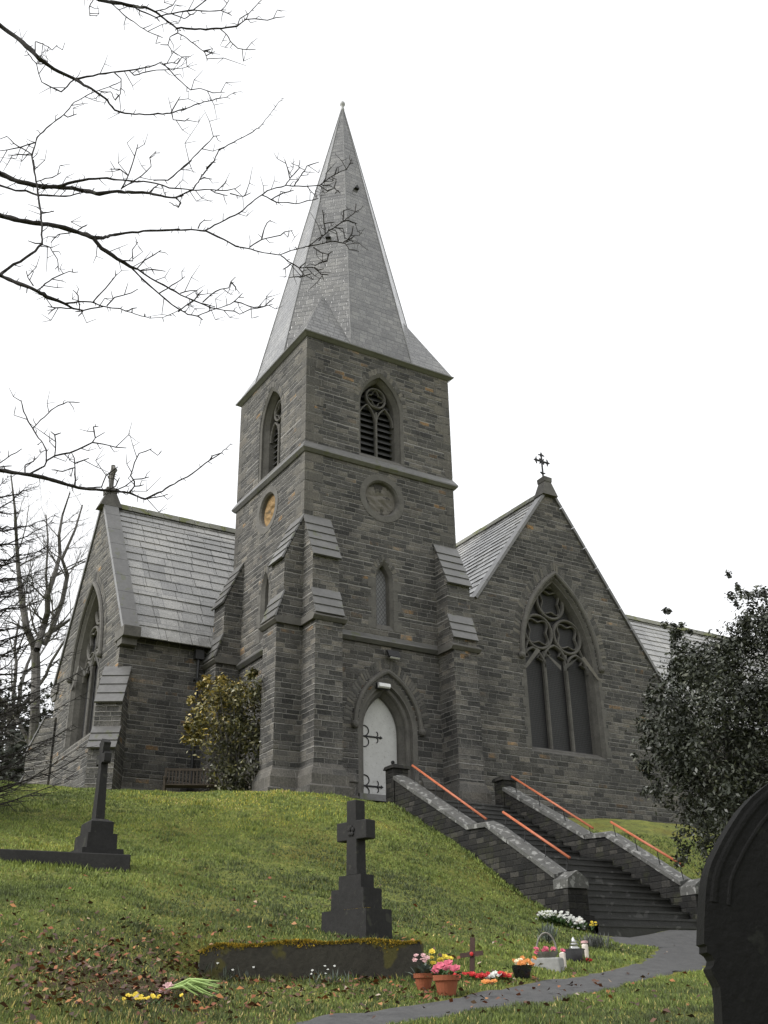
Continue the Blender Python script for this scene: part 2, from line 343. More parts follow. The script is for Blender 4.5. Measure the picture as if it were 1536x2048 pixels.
# ---------------------------------------------------------------- ground: one sheet through surveyed heights
_c = [at(x, y, D) for x, y, D in [
    (20,1592,24.5),(20,1660,20.5),(20,1736,17.0),(20,1850,13),(20,1950,10.8),(20,2040,9.2),
    (140,1588,25.2),(140,1737,17.25),(140,1850,13.6),(140,1950,11.2),(140,2040,9.6),
    (280,1586,26),(280,1660,22.2),(280,1738,17.5),(280,1850,14.3),(280,1950,11.7),(280,2040,10),
    (430,1586,26.8),(430,1680,22.2),(430,1780,18.2),(400,1874,14.8),(400,1942,13.95),(430,1985,12.4),(430,2040,10.3),
    (580,1590,27.2),(580,1690,22.4),(580,1790,18.6),(560,1876,14.8),(560,1950,13.85),(580,1990,12.5),(580,2042,10.9),
    (707,1606,27.2),(707,1700,23),(707,1800,19),(707,1872,16),(740,1884,14.65),(720,1960,13.75),(860,1900,14.7),(850,1966,13.7),(707,1995,12.6),(707,2030,11.8),
    (840,1690,24.6),(840,1780,21),(840,1870,17),(840,2000,12.4),(840,2046,10.6),
    (960,1800,22.3),(960,1880,17.8),(960,1940,15),(960,1985,13.1),(960,2040,11),
    (1100,1885,19.2),(1100,1930,16.2),(1100,1965,14.4),(1100,2005,12.6),(1100,2046,10.8),
    (1240,1870,22.6),(1240,1930,17.2),(1240,1970,14.6),(1240,2030,11.6),
    (1385,1873,22.6),(1385,1945,16),(1385,1990,13.2),(1385,2045,10.8)]]
_w = [(-0.9,-0.9,1.02),(2.2,0.2,0.95),(0.6,-1.4,0.92),(2.08,-1.43,0.80),(2.0,-3.0,0.05),(2.08,-4.5,-0.70),(2.08,-6.44,-1.83),(2.08,-7.46,-2.35),
      (2.08,-8.6,-2.78),(4,-8.9,-2.78),(5.6,-8.9,-2.76),(4,-6.2,-1.75),(4,-3.6,-0.4),(4,-1.2,0.45),(4,0.5,0.7),
      (6.2,-0.8,0.85),(6.4,-3,0.35),(6.4,-5,-0.55),(6.5,-7,-1.3),(6.8,-8.2,-2.0),(7.2,-9.5,-2.75),
      (8.5,0,1.0),(11,0,1.0),(14,0,1.05),(9,-3.5,0.55),(13,-3,0.7),(9.5,-7,-1.1),(13,-7.5,-0.9),(10,-11,-2.5),(14,-12,-2.5),
      (-3,1.5,1.12),(-3,4.5,1.5),(-7,3,1.35),(-7,6,1.75),(-10,6,1.85),(-8,12,2.0),(0,8,1.6),(8,8,1.4),(16,6,1.4),(-14,10,2.1),(-20,12,2.2),(0,22,2.0),(20,20,2.0),(-22,25,2.5),
      (-12.8,-23.2,-5.65),(-16,-24,-5.5),(-9,-24,-5.6),(-10.5,-20.5,-4.95),(-13.5,-20.5,-4.9),(-6.5,-21,-4.9),(-8,-17.5,-4.55),(-19,-18,-3.6),(-20,-10,-1.6),(-21,-2,0.6),(2,-16,-4.0),(8,-18,-4.2),(-12,-28,-5.8),(0,-26,-5.5),(-22,-27,-5.6),(10,-26,-5.2)]
CTRL = np.array([tuple(p) for p in _c]+_w, dtype=float)
def _fit():
    X = CTRL[:, :2]; n = len(X)
    K = np.hypot(X[:, None, 0]-X[None, :, 0], X[:, None, 1]-X[None, :, 1]) - np.eye(n)*0.22
    P = np.hstack([np.ones((n, 1)), X]); A = np.block([[K, P], [P.T, np.zeros((3, 3))]])
    return np.linalg.solve(A, np.concatenate([CTRL[:, 2], np.zeros(3)]))
_W = _fit()
KA_, KB_ = at(398, 1936, 14.2), at(842, 1962, 13.9); KD_ = (KB_-KA_)[:2]; KL_ = float(np.hypot(*KD_)); KD_ = KD_/KL_
def hgt(x, y):
    x = np.clip(np.asarray(x, float), -22, 20); y = np.clip(np.asarray(y, float), -28, 25)
    sh = x.shape; p = np.stack([x.ravel(), y.ravel()], 1); out = np.empty(len(p))
    for i in range(0, len(p), 20000):
        q = p[i:i+20000]
        d = np.hypot(q[:, None, 0]-CTRL[None, :, 0], q[:, None, 1]-CTRL[None, :, 1])
        out[i:i+20000] = d@_W[:-3] + _W[-3] + q@_W[-2:]
    z = out.reshape(sh)
    # trodden hollow in front of the grave kerb
    t = ((x-KA_[0])*KD_[0]+(y-KA_[1])*KD_[1])/KL_; e = (x-KA_[0])*KD_[1]-(y-KA_[1])*KD_[0]
    z = z-0.24*np.clip((t+.22)/.2, 0, 1)*np.clip((1.25-t)/1.1, 0, 1)*np.clip((e+.42)/.2, 0, 1)*np.clip(1-e/1.9, 0, 1)**1.5
    return z + 0.022*np.sin(x*2.3+1.1*np.sin(y*1.7)) * np.cos(y*2.1+0.8*np.sin(x*1.3)) + 0.012*np.sin(x*6.1+y*3.3)*np.sin(y*5.3-x*2.2)
def hz(x, y): return float(hgt(np.array([x]), np.array([y]))[0])
def hit(px, py, d0=5.0, d1=40.0):
    """where the sight line through a survey pixel meets the ground"""
    Ds = np.linspace(d0, d1, 1400); d = ray((px, py)); d = d/(d@HF)
    P = CPOS[None]+Ds[:, None]*d[None]; below = P[:, 2] < hgt(P[:, 0], P[:, 1])
    i = int(np.argmax(below)) if below.any() else len(Ds)-1
    p = P[i]; return Vector((p[0], p[1], hz(p[0], p[1])))
def lines(lo, hi, step, far):
    a = list(np.arange(lo, hi+1e-6, step)); s = step
    while a[-1] < far: s *= 1.5; a.append(a[-1]+s)
    s = step
    while a[0] > -far: s *= 1.5; a.insert(0, a[0]-s)
    return np.array(a)
gx = lines(-19, 10, 0.17, 600); gy = lines(-24, 7, 0.17, 600)
X, Y = np.meshgrid(gx, gy); Z = hgt(X, Y)
Z = Z-0.9*((X > 2.06) & (X < 5.94) & (Y > -8.55) & (Y < 0.6))     # cut for the steps
nx, ny = len(gx), len(gy); idx = np.arange(nx*ny).reshape(ny, nx)
F = np.stack([idx[:-1, :-1], idx[:-1, 1:], idx[1:, 1:], idx[1:, :-1]], -1).reshape(-1, 4)
M['ground'] = ground_mat(hit(325, 1968, 8))
g = np_mesh('ground', np.stack([X, Y, Z], -1).reshape(-1, 3), F, M['ground'], smooth=True)
tag(g, 'grassy churchyard hillside with fallen leaves below the stone church', 'ground', kind='structure')

# path: a strip of tarmac draped on the ground
_pl = [(560,2060,0),(620,2038,0),(776,2018,0),(985,1982,0),(1141,1957,0),(1235,1938,0),(1281,1928,0),(1312,1908,0),(1322,1898,0),(1300,1886,0),(1262,1874,0)]
_pr = [(700,2085,0),(792,2049,0),(932,2023,0),(1141,1998,0),(1271,1966,0),(1330,1955,0),(1391,1946,0),(1420,1925,0),(1430,1905,0),(1425,1890,0),(1415,1876,0)]
PL = [hit(a, b, 7) for a, b, _ in _pl]; PR = [hit(a, b, 7) for a, b, _ in _pr]
PL[-1] = Vector((2.3, -8.75, 0)); PR[-1] = Vector((5.9, -8.75, 0)); PL[-2] = Vector((1.75, -9.5, 0)); PR[-2] = Vector((5.6, -9.7, 0))
def resample(P, n):
    P = [np.array(p) for p in P]; L = np.concatenate([[0], np.cumsum([np.hypot(*(P[i+1]-P[i])[:2]) for i in range(len(P)-1)])])
    return np.array([[np.interp(t, L, [p[k] for p in P]) for k in range(2)] for t in np.linspace(0, L[-1], n)])
nu = 120; nv = 14; A = resample(PL, nu); B = resample(PR, nu); vv = []
_j = np.random.default_rng(3).normal(0, 0.035, (nu, 2))
for i in range(nu):
    for j in range(nv):
        t = j/(nv-1); p = A[i]*(1-t)+B[i]*t
        if j in (0, nv-1): p = p+_j[i]
        vv.append(p)
vv = np.array(vv); zz = hgt(vv[:, 0], vv[:, 1])+0.018
for i in range(nu): zz[i*nv] -= 0.02; zz[i*nv+nv-1] -= 0.02
ii = np.arange(nu*nv).reshape(nu, nv); PF = np.stack([ii[:-1, :-1], ii[:-1, 1:], ii[1:, 1:], ii[1:, :-1]], -1).reshape(-1, 4)
p = np_mesh('path', np.column_stack([vv, zz]), PF, M['tarmac'], smooth=True)
tag(p, 'narrow grey tarmac path curving up to the stone steps', 'path', kind='structure')
_quads = [(A[i], B[i], B[i+1], A[i+1]) for i in range(nu-1)]
def on_path(x, y, grow=0.0):
    """mask of points within the path strip"""
    x = np.asarray(x); y = np.asarray(y); m = np.zeros(x.shape, bool)
    C = (A+B)/2; Wd = np.hypot(*(B-A).T)/2
    for i in range(0, nu, 1):
        ax = (B[i]-A[i])/(2*Wd[i]); dx, dy = x-C[i, 0], y-C[i, 1]
        a = np.abs(dx*ax[0]+dy*ax[1]); b = np.abs(-dx*ax[1]+dy*ax[0])
        m |= (a < Wd[i]+grow) & (b < 0.16)
    return m
# ---------------------------------------------------------------- the church
W, WY = 5.5, 5.11
HE, HS, HL = 15.76, 11.57, 5.71
GZ = 1.0                                     # churchyard level
CH = empty('church', (0, 0, GZ), 'dark gritstone parish church with square tower and slated octagonal spire', 'church')
class Frame:                                 # a wall plane: u to the right seen from outside, v up, n outward
    def __init__(s, o, u, n): s.o = Vector(o); s.u = Vector(u); s.n = Vector(n)
    def p(s, a, z, d=0.0): return s.o + s.u*a + Vector((0, 0, z)) + s.n*d
FS = Frame((0, 0, 0), (1, 0, 0), (0, -1, 0))            # tower front: u = x
FWt = Frame((0, 0, 0), (0, -1, 0), (-1, 0, 0))          # tower left: u = -y
FT = Frame((0, 0.3, 0), (1, 0, 0), (0, -1, 0))          # transept gable: u = x
NX = -3.58
FN = Frame((NX, 0, 0), (0, -1, 0), (-1, 0, 0))          # nave gable: u = -y
def arch(c, a, z0, zs, za, n=12):
    """pointed outline, clockwise from bottom left"""
    r = za-zs; Rr = (a*a+r*r)/(2*a); th = math.asin(min(1, r/Rr)) if Rr-a >= 0 else math.pi-math.asin(min(1, r/Rr))
    if Rr < a: th = math.pi-math.asin(min(1, r/Rr))
    right = [(c+a-Rr+Rr*math.cos(th*k/n), zs+Rr*math.sin(th*k/n)) for k in range(n+1)]
    left = [(2*c-x, z) for x, z in right]
    return [(c-a, z0)] + left + right[::-1][1:] + [(c+a, z0)]
def circ(c, z, r, n=28): return [(c+r*math.cos(-2*math.pi*k/n), z+r*math.sin(-2*math.pi*k/n)) for k in range(n)]
def panel(mb, fr, outer, holes, d=0.0):
    loops = [outer]+holes; V = [[Vector((a, z, 0)) for a, z in lp] for lp in loops]
    tri = tessellate_polygon(V); flatp = [q for lp in loops for q in lp]
    vs = [fr.p(a, z, d) for a, z in flatp]
    fs = []
    for t in tri:
        a, b, c = (vs[i] for i in t)
        fs.append(t if (b-a).cross(c-a).dot(fr.n) > 0 else t[::-1])
    mb.add(vs, fs)
def rings(mb, fr, rs, closed=True, fill=False):
    """rs: list of (outline, depth behind the wall face)"""
    n = len(rs[0][0]); vs = [fr.p(a, z, -d) for lp, d in rs for a, z in lp]; fs = []
    for k in range(len(rs)-1):
        for i in range(n if closed else n-1):
            j = (i+1) % n; fs.append((k*n+i, k*n+j, (k+1)*n+j, (k+1)*n+i))
    if fill: fs.append(tuple((len(rs)-1)*n+i for i in range(n)))
    mb.add(vs, fs)
def sweep(mb, fr, pts, wd, d0, d1, closed=False):
    """bar of rectangular section along a 2D line, from depth d0 to d1 (negative = proud)"""
    n = len(pts); L = []; Rr = []
    for i in range(n):
        if closed: a, b = pts[i-1], pts[(i+1) % n]
        else: a, b = pts[max(i-1, 0)], pts[min(i+1, n-1)]
        t = Vector((b[0]-a[0], b[1]-a[1])); t = t.normalized() if t.length > 1e-9 else Vector((1, 0)); nn = Vector((-t.y, t.x))*wd/2
        L.append((pts[i][0]+nn.x, pts[i][1]+nn.y)); Rr.append((pts[i][0]-nn.x, pts[i][1]-nn.y))
    ch = 0.3
    sec = [(L, d1), (L, d0+ch*(d1-d0)), ([(0.5*(p[0]*1.4+q[0]*0.6), 0.5*(p[1]*1.4+q[1]*0.6)) for p, q in zip(L, Rr)], d0),
           ([(0.5*(q[0]*1.4+p[0]*0.6), 0.5*(q[1]*1.4+p[1]*0.6)) for p, q in zip(L, Rr)], d0), (Rr, d0+ch*(d1-d0)), (Rr, d1)]
    rings(mb, fr, [(s_, d_) for s_, d_ in sec], closed=closed)
def voussoirs(mb, fr, c, a, zs, za, wd, n=9, z0=None, proud=0.004, gap=0.022):
    """separate blocks round an arch head and up its jambs, a few mm proud of the wall"""
    lp = arch(c, a, zs, zs, za, n*2); lp2 = arch(c, a+wd, zs, zs, za+wd*1.25, n*2)
    m = len(lp)
    seq = list(range(1, m-1, 2))
    for i in seq:
        if i+2 > m-2: break
        q = [lp[i], lp[i+2], lp2[i+2], lp2[i]]
        if i < m//2 < i+2: pass
        mb.cur = random.choice((0, 0, 1, 1, 2)); proud = random.uniform(0.003, 0.012)
        cx = sum(p[0] for p in q)/4; cz = sum(p[1] for p in q)/4; k = 1-min(0.4, gap/max(0.06, min(math.hypot(q[0][0]-q[1][0], q[0][1]-q[1][1]), wd)))
        mb.poly([fr.p(cx+(p[0]-cx)*k, cz+(p[1]-cz)*k, proud) for p in q])
    mb.cur = 0
    if z0 is not None:
        z = z0; i = 0
        while z < zs-0.12:
            h = min(0.32, zs-z); e = wd*(0.8 if i % 2 else 1.35)
            for sgn in (-1, 1):
                a0, a1 = sorted((c+sgn*(a+0.004), c+sgn*(a+e)))
                mb.poly([fr.p(x, zz, proud) for x, zz in ((a0, z+0.006), (a1, z+0.006), (a1, z+h-0.006), (a0, z+h-0.006))])
            z += h; i += 1
    mb.cur = 0
def stringring(mb, x0, x1, y0, y1, prof):
    """moulding of profile [(out, z)...] round a rectangle"""
    vs = []; n = len(prof)
    for sx, sy in ((0, 0), (1, 0), (1, 1), (0, 1)):
        for o, z in prof: vs.append(((x1+o) if sx else (x0-o), (y1+o) if sy else (y0-o), z))
    fs = []
    for c in range(4):
        d = (c+1) % 4
        for i in range(n-1): fs.append((c*n+i, d*n+i, d*n+i+1, c*n+i+1))
    mb.add(vs, fs)

# ---- tower
tw = MB()
door_c = 2.80; cx_, cy_ = W/2, -WY/2
o_door = arch(door_c, 0.99, 1.0, 3.15, 4.66); o_lan = arch(2.76, 0.31, 6.12, 7.70, 8.36)
o_cir = circ(2.74, 10.46, 0.62); o_bel = arch(2.76, 0.85, 11.80, 13.72, 15.10)
panel(tw, FS, [(0, -1.5), (W, -1.5), (W, HE), (0, HE)], [o_door, o_lan, o_cir, o_bel])
l_lan = arch(-2.57, 0.27, 6.12, 7.75, 8.36); l_cir = circ(-2.60, 10.50, 0.60); l_bel = arch(-2.58, 0.83, 11.80, 13.72, 15.10)
panel(tw, FWt, [(-WY, -1.5), (0, -1.5), (0, HE), (-WY, HE)], [l_lan, l_cir, l_bel])
tw.quad((W, 0, -1.5), (W, WY, -1.5), (W, WY, HE), (W, 0, HE)); tw.quad((W, WY, -1.5), (0, WY, -1.5), (0, WY, HE), (W, WY, HE))
tower = tw.build('tower', M['wall'], CH)
# quoins, alternating long and short
QM = {}; z = 1.95; i = 0
while z < HE-0.25:
    h = 0.34+0.05*math.sin(i*2.1); a, b = (0.62, 0.30) if i % 2 else (0.30, 0.62); g_ = 0.012
    if not HS-0.1 < z+h/2 < HS+0.3:
        skip = z < 9.1
        if not skip:
            st_ = z > HS; qm = QM.setdefault((0, st_), MB()); q2_ = QM.setdefault((1, st_), MB()); q3_ = QM.setdefault((2, st_), MB())
            qm.poly([FS.p(x, zz, 0.005) for x, zz in ((-0.005, z+g_), (a, z+g_), (a, z+h-g_), (-0.005, z+h-g_))])
            qm.poly([FWt.p(x, zz, 0.005) for x, zz in ((-b, z+g_), (0.005, z+g_), (0.005, z+h-g_), (-b, z+h-g_))])
            q2_.poly([FS.p(x, zz, 0.005) for x, zz in ((W-b, z+g_), (W+0.005, z+g_), (W+0.005, z+h-g_), (W-b, z+h-g_))])
            q3_.poly([FWt.p(x, zz, 0.005) for x, zz in ((-WY, z+g_), (-WY+a, z+g_), (-WY+a, z+h-g_), (-WY, z+h-g_))])
    z += h; i += 1
for qm in QM.values(): qm.build('quoins', M['ashlar'], tower)
sc = MB()
stringring(sc, 0, W, 0, WY, [(-0.02, HS-0.16), (0.05, HS-0.15), (0.13, HS-0.05), (0.13, HS), (0.0, HS+0.22), (-0.02, HS+0.22)])
sc.build('string_course', M['dressed_wet'], tower)
M['eaves'] = plain('pale eaves stone', (0.13, 0.13, 0.128), 0.35, 0.6, 0.3, 10)
ec = MB()
stringring(ec, 0, W, 0, WY, [(-0.02, HE-0.11), (0.03, HE-0.10), (0.11, HE-0.04), (0.16, HE-0.01), (0.17, HE+0.025), (-0.2, HE+0.05)])
ec.build('eaves_course', M['eaves'], tower)
ls = MB()
for fr, a0, a1 in ((FS, 0.9, 4.6), (FWt, -4.22, -0.9)):
    pr = [(0.0, HL-0.10), (0.06, HL-0.10), (0.15, HL), (0.15, HL+0.03), (0.0, HL+0.20)]
    ls.add([fr.p(a, z, o) for a in (a0, a1) for o, z in pr], [(k, k+1, 5+k+1, 5+k) for k in range(4)])
ls.build('string_course', M['dressed_wet'], tower)
pl = MB()
for fr, a0, a1 in ((FS, 0.9, 1.72), (FS, 3.88, 4.62), (FWt, -4.25, -0.9)):
    pr = [(0.0, -1.5), (0.22, -1.5), (0.22, 1.12), (0.13, 1.20), (0.13, 1.52), (0.16, 1.54), (0.16, 1.58), (0.0, 1.90)]
    pl.prism([fr.p(a0, z, o) for o, z in pr], fr.u*(a1-a0))
pl.build('plinth', M['ashlar'], tower)
SM = [M['dressed'], M['stone_dark'], M['stone_pale']]
# belfry windows: reveals, tracery, louvres
def belfry(fr, c):
    s = MB(); a, zs, za = 0.85, 13.72, 15.10
    rings(s, fr, [(arch(c, a, 11.80, zs, za), 0), (arch(c, a-0.09, 11.9, zs, za-0.12), 0.06), (arch(c, a-0.09, 11.95, zs, za-0.12), 0.13), (arch(c, a-0.17, 12.08, zs, za-0.24), 0.30), (arch(c, a-0.17, 12.12, zs, za-0.24), 0.62)])
    voussoirs(s, fr, c, a, zs, za, 0.20, 13)
    win = s.build('belfry_window', SM, CH)
    t = MB(); b = a-0.17
    sweep(t, fr, [(c, 12.05), (c, 13.75)], 0.085, 0.30, 0.42)
    for s_ in (-1, 1):
        sweep(t, fr, arch(c+s_*b/2, b/2-0.02, 13.3, 13.35, 13.98, 8)[1:-1], 0.06, 0.31, 0.42)
    sweep(t, fr, circ(c, 14.30, 0.36, 24), 0.075, 0.30, 0.42, closed=True)
    sweep(t, fr, [(c+(0.24+0.06*math.cos(4*q))*math.cos(q), 14.30+(0.24+0.06*math.cos(4*q))*math.sin(q)) for q in np.linspace(0, 2*math.pi, 33)[:-1]], 0.03, 0.33, 0.41, closed=True)
    t.build('tracery', M['dressed'], win)
    lv = MB(); z = 12.12
    while z < 14.75:
        h = (za-0.24-z); hw = b-0.01 if z < 13.6 else max(0.08, b*math.sqrt(max(0.02, 1-((z-13.6)/1.3)**1.6)))
        lv.prism([fr.p(c-hw, z+0.20, -0.62), fr.p(c-hw, z, -0.46), fr.p(c-hw, z-0.03, -0.46), fr.p(c-hw, z+0.17, -0.62)], fr.u*(2*hw))
        z += 0.22
    lv.build('louvres', M['spire_plain'], win)
    k = MB(); panel(k, fr, arch(c, b+0.02, 12.0, zs, za-0.22), [], -0.64); k.build('backing', M['iron'], win)
M['spire_plain'] = plain('louvre slate', (0.045, 0.045, 0.045), 0.6, 0.4, 0.3, 12)
belfry(FS, 2.76); belfry(FWt, -2.58)
# blind roundels
def roundel(fr, c, z, r, orange):
    s = MB(); rings(s, fr, [(circ(c, z, r+0.20), -0.012), (circ(c, z, r), -0.012), (circ(c, z, r-0.05), 0.05), (circ(c, z, r-0.07), 0.16)])
    rn = s.build('roundel', M['dressed'], CH)
    k = MB(); N = 28; R0 = r-0.06
    for i in range(7):        # worn, uneven carving
        for j in range(N):
            q = []
            for a_, b_ in ((i, j), (i+1, j), (i+1, j+1), (i, j+1)):
                rr_ = R0*a_/7; an = -2*math.pi*b_/N; x_, z_ = c+rr_*math.cos(an), z+rr_*math.sin(an); f = max(0, 1-(a_/7)**3)
                q.append(fr.p(x_, z_, -0.15+f*0.05*(math.sin(x_*9+1.5*math.sin(z_*11))*math.cos(z_*13+x_*5)+.4)))
            k.poly(q if i else q[1:])
    k.build('disc', orange, rn)
M['ochre_disc'] = plain('ochre stained stone', (0.24, 0.155, 0.07), 0.85, 0.3, 0.4, 6, spots=((0.15, 0.13, 0.10), 1.5, 0.62))
M['grey_disc'] = plain('patchy stone disc', (0.14, 0.13, 0.115), 0.85, 0.3, 0.35, 6, spots=((0.045, 0.042, 0.038), 3.4, 0.52))
roundel(FS, 2.74, 10.46, 0.62, M['grey_disc']); roundel(FWt, -2.60, 10.50, 0.60, M['ochre_disc'])
# lancets
def lancet(fr, c, a, glass):
    s = MB(); rings(s, fr, [(arch(c, a, 6.12, 7.72, 8.36), 0), (arch(c, a-0.08, 6.30, 7.72, 8.22), 0.10), (arch(c, a-0.10, 6.34, 7.72, 8.19), 0.30)])
    voussoirs(s, fr, c, a, 7.72, 8.36, 0.20, 7, 6.12)
    wn = s.build('lancet_window', SM, CH)
    k = MB(); panel(k, fr, arch(c, a-0.095, 6.32, 7.72, 8.20), [], -0.27); k.build('pane', glass, wn)
lancet(FS, 2.76, 0.31, M['leaded']); lancet(FWt, -2.57, 0.27, M['glass'])
# doorway
s = MB()
rings(s, FS, [(arch(door_c, 0.99, 1.0, 3.15, 4.66), 0), (arch(door_c, 0.90, 1.0, 3.15, 4.54), 0.05), (arch(door_c, 0.86, 1.0, 3.15, 4.49), 0.05), (arch(door_c, 0.83, 1.0, 3.15, 4.46), 0.16), (arch(door_c, 0.74, 1.0, 3.15, 4.36), 0.16), (arch(door_c, 0.71, 1.0, 3.15, 4.33), 0.20), (arch(door_c, 0.70, 1.0, 3.15, 4.31), 0.26), (arch(door_c, 0.60, 1.0, 3.15, 4.20), 0.42), (arch(door_c, 0.595, 1.0, 3.15, 4.19), 0.58)])
voussoirs(s, FS, door_c, 1.20, 3.15, 4.93, 0.30, 24)
dw = s.build('doorway', SM, CH)
hm = MB(); hp = arch(door_c, 1.10, 3.2, 3.2, 4.84, 14)[1:-1]
hm.tube([FS.p(x, z, 0.03) for x, z in hp], 0.075, 8)
for sx in (-1, 1):
    Mx = Matrix.Translation(FS.p(door_c+sx*1.12, 3.17, 0.06)); hm.lathe(Mx @ Matrix.Rotation(R(90), 4, 'X') @ Matrix.Translation((0, 0, -0.1)), [(0.02, 0), (0.10, 0.03), (0.12, 0.10), (0.09, 0.17), (0.02, 0.2)], 10)
hm.build('hood_mould', M['dressed'], dw)
st = MB(); st.box(1.75, 3.85, -0.16, 0.75, 1.10, 1.27); st.build('threshold', M['dressed_wet'], dw)
dl = MB(); panel(dl, FS, arch(door_c, 0.61, 1.28, 3.15, 4.21), [], -0.52); door = dl.build('door', M['door'], CH)
hg = MB()
for zc in (3.02, 1.62):
    hg = MB(); x0 = door_c-0.60
    for k in (0, 1):
        pass
    sweep(hg, FS, [(x0, zc), (x0+0.66, zc)], 0.045, 0.49, 0.519)
    for sg in (-1, 1):
        sp = [(x0+0.10+0.17*math.cos(q)*(1-q/14)-0.02, zc+sg*(0.17+0.15*math.sin(q)*(1-q/14))) for q in np.linspace(-1.4, 4.6, 26)]
        sweep(hg, FS, sp, 0.03, 0.495, 0.519)
        sweep(hg, FS, [(x0+0.50, zc), (x0+0.56, zc+sg*0.06), (x0+0.55, zc+sg*0.13), (x0+0.51, zc+sg*0.16)], 0.028, 0.495, 0.519)
    sweep(hg, FS, [(x0+0.63, zc-0.035), (x0+0.70, zc), (x0+0.63, zc+0.035)], 0.04, 0.495, 0.519); hg.build('hinge', M['iron'], door)
kb = MB(); kb.lathe(Matrix.Translation(FS.p(door_c+0.45, 2.35, -0.515)) @ Matrix.Rotation(R(90), 4, 'X'), [(0.06, 0), (0.06, 0.012), (0.03, 0.03), (0.01, 0.05)], 12); kb.build('handle', M['iron'], door)

# ---- buttresses
def slabs(mb, o, d, wdir, w0, w1, p0, p1, n, th=0.045, lip=0.05, over=0.03):
    """overlapping weathering slabs from (out,z)=p0 down to p1"""
    for k in range(n):
        a = Vector(p0).lerp(Vector(p1), k/n); b = Vector(p0).lerp(Vector(p1), (k+1)/n + 0.02)
        dd = (b-a).normalized(); nn = Vector((dd.y*-1, dd.x)); nn = nn if nn.y > 0 else -nn
        pts2 = [a - nn*0.02, b - nn*0.02 + dd*0.02, b + nn*(th) + dd*0.02, a + nn*(0.012)]
        mb.prism([Vector(o)+Vector(d)*q.x+Vector((0, 0, q.y))+Vector(wdir)*(w0-over) for q in pts2], Vector(wdir)*(w1-w0+2*over))
def buttress(o, d, wd, w0, w1, prof, upper, lower, ledge, plinth, nU=5, nL=3):
    o = Vector(o); d = Vector(d); wd = Vector(wd)
    m = MB(); m.prism([o+d*a+Vector((0, 0, z))+wd*w0 for a, z in prof], wd*(w1-w0)); b = m.build('buttress', M['wall'], CH)
    s = MB()
    slabs(s, o, d, wd, w0, w1, *upper, nU); s.build('weathering', M['dressed_wet'], b)
    s = MB(); slabs(s, o, d, wd, w0, w1, *lower, nL); s.build('weathering', M['dressed_wet'], b)
    t = MB()
    if ledge:
        zl, pp = ledge
        t.prism([o+d*a+Vector((0, 0, z))+wd*(w0-0.10) for a, z in ((0.0, zl-0.09), (pp+0.03, zl-0.09), (pp+0.12, zl), (pp+0.12, zl+0.03), (pp-0.02, zl+0.12), (0.0, zl+0.12))], wd*(w1-w0+0.20))
    t.build('string_course', M['dressed'], b)
    if plinth:
        zp, pp, gz_ = plinth
        for q in ((0.13, zp, 0.32), (0.22, gz_+0.18, 0.14)):
            t = MB(); t.add([o+d*a+Vector((0, 0, z))+wd*ww for a, e, z in ((pp+q[0], q[0], -1.5), (pp+q[0], q[0], q[1]), (pp-0.005, -0.005, q[1]+q[2])) for ww in (w0-e, w1+e)]
                  + [o+Vector((0, 0, z))+wd*ww for e, z in ((q[0], -1.5), (q[0], q[1]), (-0.005, q[1]+q[2])) for ww in (w0-e, w1+e)],
                  [(0, 1, 3, 2), (2, 3, 5, 4), (6, 0, 2, 8), (8, 2, 4, 10), (1, 7, 9, 3), (3, 9, 11, 5)]); t.build('plinth', M['ashlar'], b)
    return b
P_T = [(-0.3, -1.5), (0.80, -1.5), (0.80, 5.90), (0.60, 6.72), (0.60, 7.80), (0.0, 9.22), (-0.3, 9.22)]
UP = ((0.0, 9.28), (0.66, 7.80)); LO = ((0.58, 6.78), (0.84, 5.98))
buttress((0, 0, 0), (0, -1, 0), (1, 0, 0), 0.0, 0.86, P_T, UP, LO, (5.84, 0.80), (1.50, 0.80, 1.0))
buttress((0, 0, 0), (-1, 0, 0), (0, 1, 0), 0.0, 0.84, P_T, UP, LO, (5.84, 0.80), (1.50, 0.80, 1.0))
buttress((0, 0, 0), (0, -1, 0), (1, 0, 0), 4.64, 5.5, P_T, UP, LO, (5.68, 0.80), (1.42, 0.80, 0.9))
buttress((0, 0, 0), (-1, 0, 0), (0, 1, 0), 4.27, 5.11, P_T, UP, LO, (5.84, 0.80), (1.50, 0.80, 1.0))

# ---- spire: octagon with broaches
ZA = 29.52; ex, ey = W/2+0.13, WY/2+0.13; ctr = Vector((W/2, WY/2, 0)); T8 = math.tan(R(22.5)); ZB = 18.35; Z0 = HE+0.03
sp = MB(); apex = ctr+Vector((0, 0, ZA))
oc = [(1, -T8), (1, T8), (T8, 1), (-T8, 1), (-1, T8), (-1, -T8), (-T8, -1), (T8, -1)]
base = [ctr+Vector((a*ex, b*ey, Z0)) for a, b in oc]
NSG = 24
def lev(k, t): return base[k].lerp(apex, t)
for k in range(8):
    for i in range(NSG):
        t0, t1 = i/NSG, (i+1)/NSG; off = (0.012 if i else 0)
        sp.quad(lev(k, t0), lev((k+1) % 8, t0), lev((k+1) % 8, t1), lev(k, t1))
spire = sp.build('spire', M['spire'], CH)
br = MB()
for a, b, k0, k1 in ((1, 1, 1, 2), (-1, 1, 3, 4), (-1, -1, 5, 6), (1, -1, 7, 0)):
    br = MB(); c = ctr+Vector((a*ex, b*ey, Z0)); t = (ZB-Z0)/(ZA-Z0); top = (base[k0]+base[k1])/2; top = top.lerp(apex, t)
    br.poly([base[k0], c, top]); br.poly([c, base[k1], top])
    br.build('broach', M['spire'], spire)
hp = MB()
M['hip'] = plain('slate hip', (0.15, 0.15, 0.15), 0.4, 0.6, 0.3, 12)
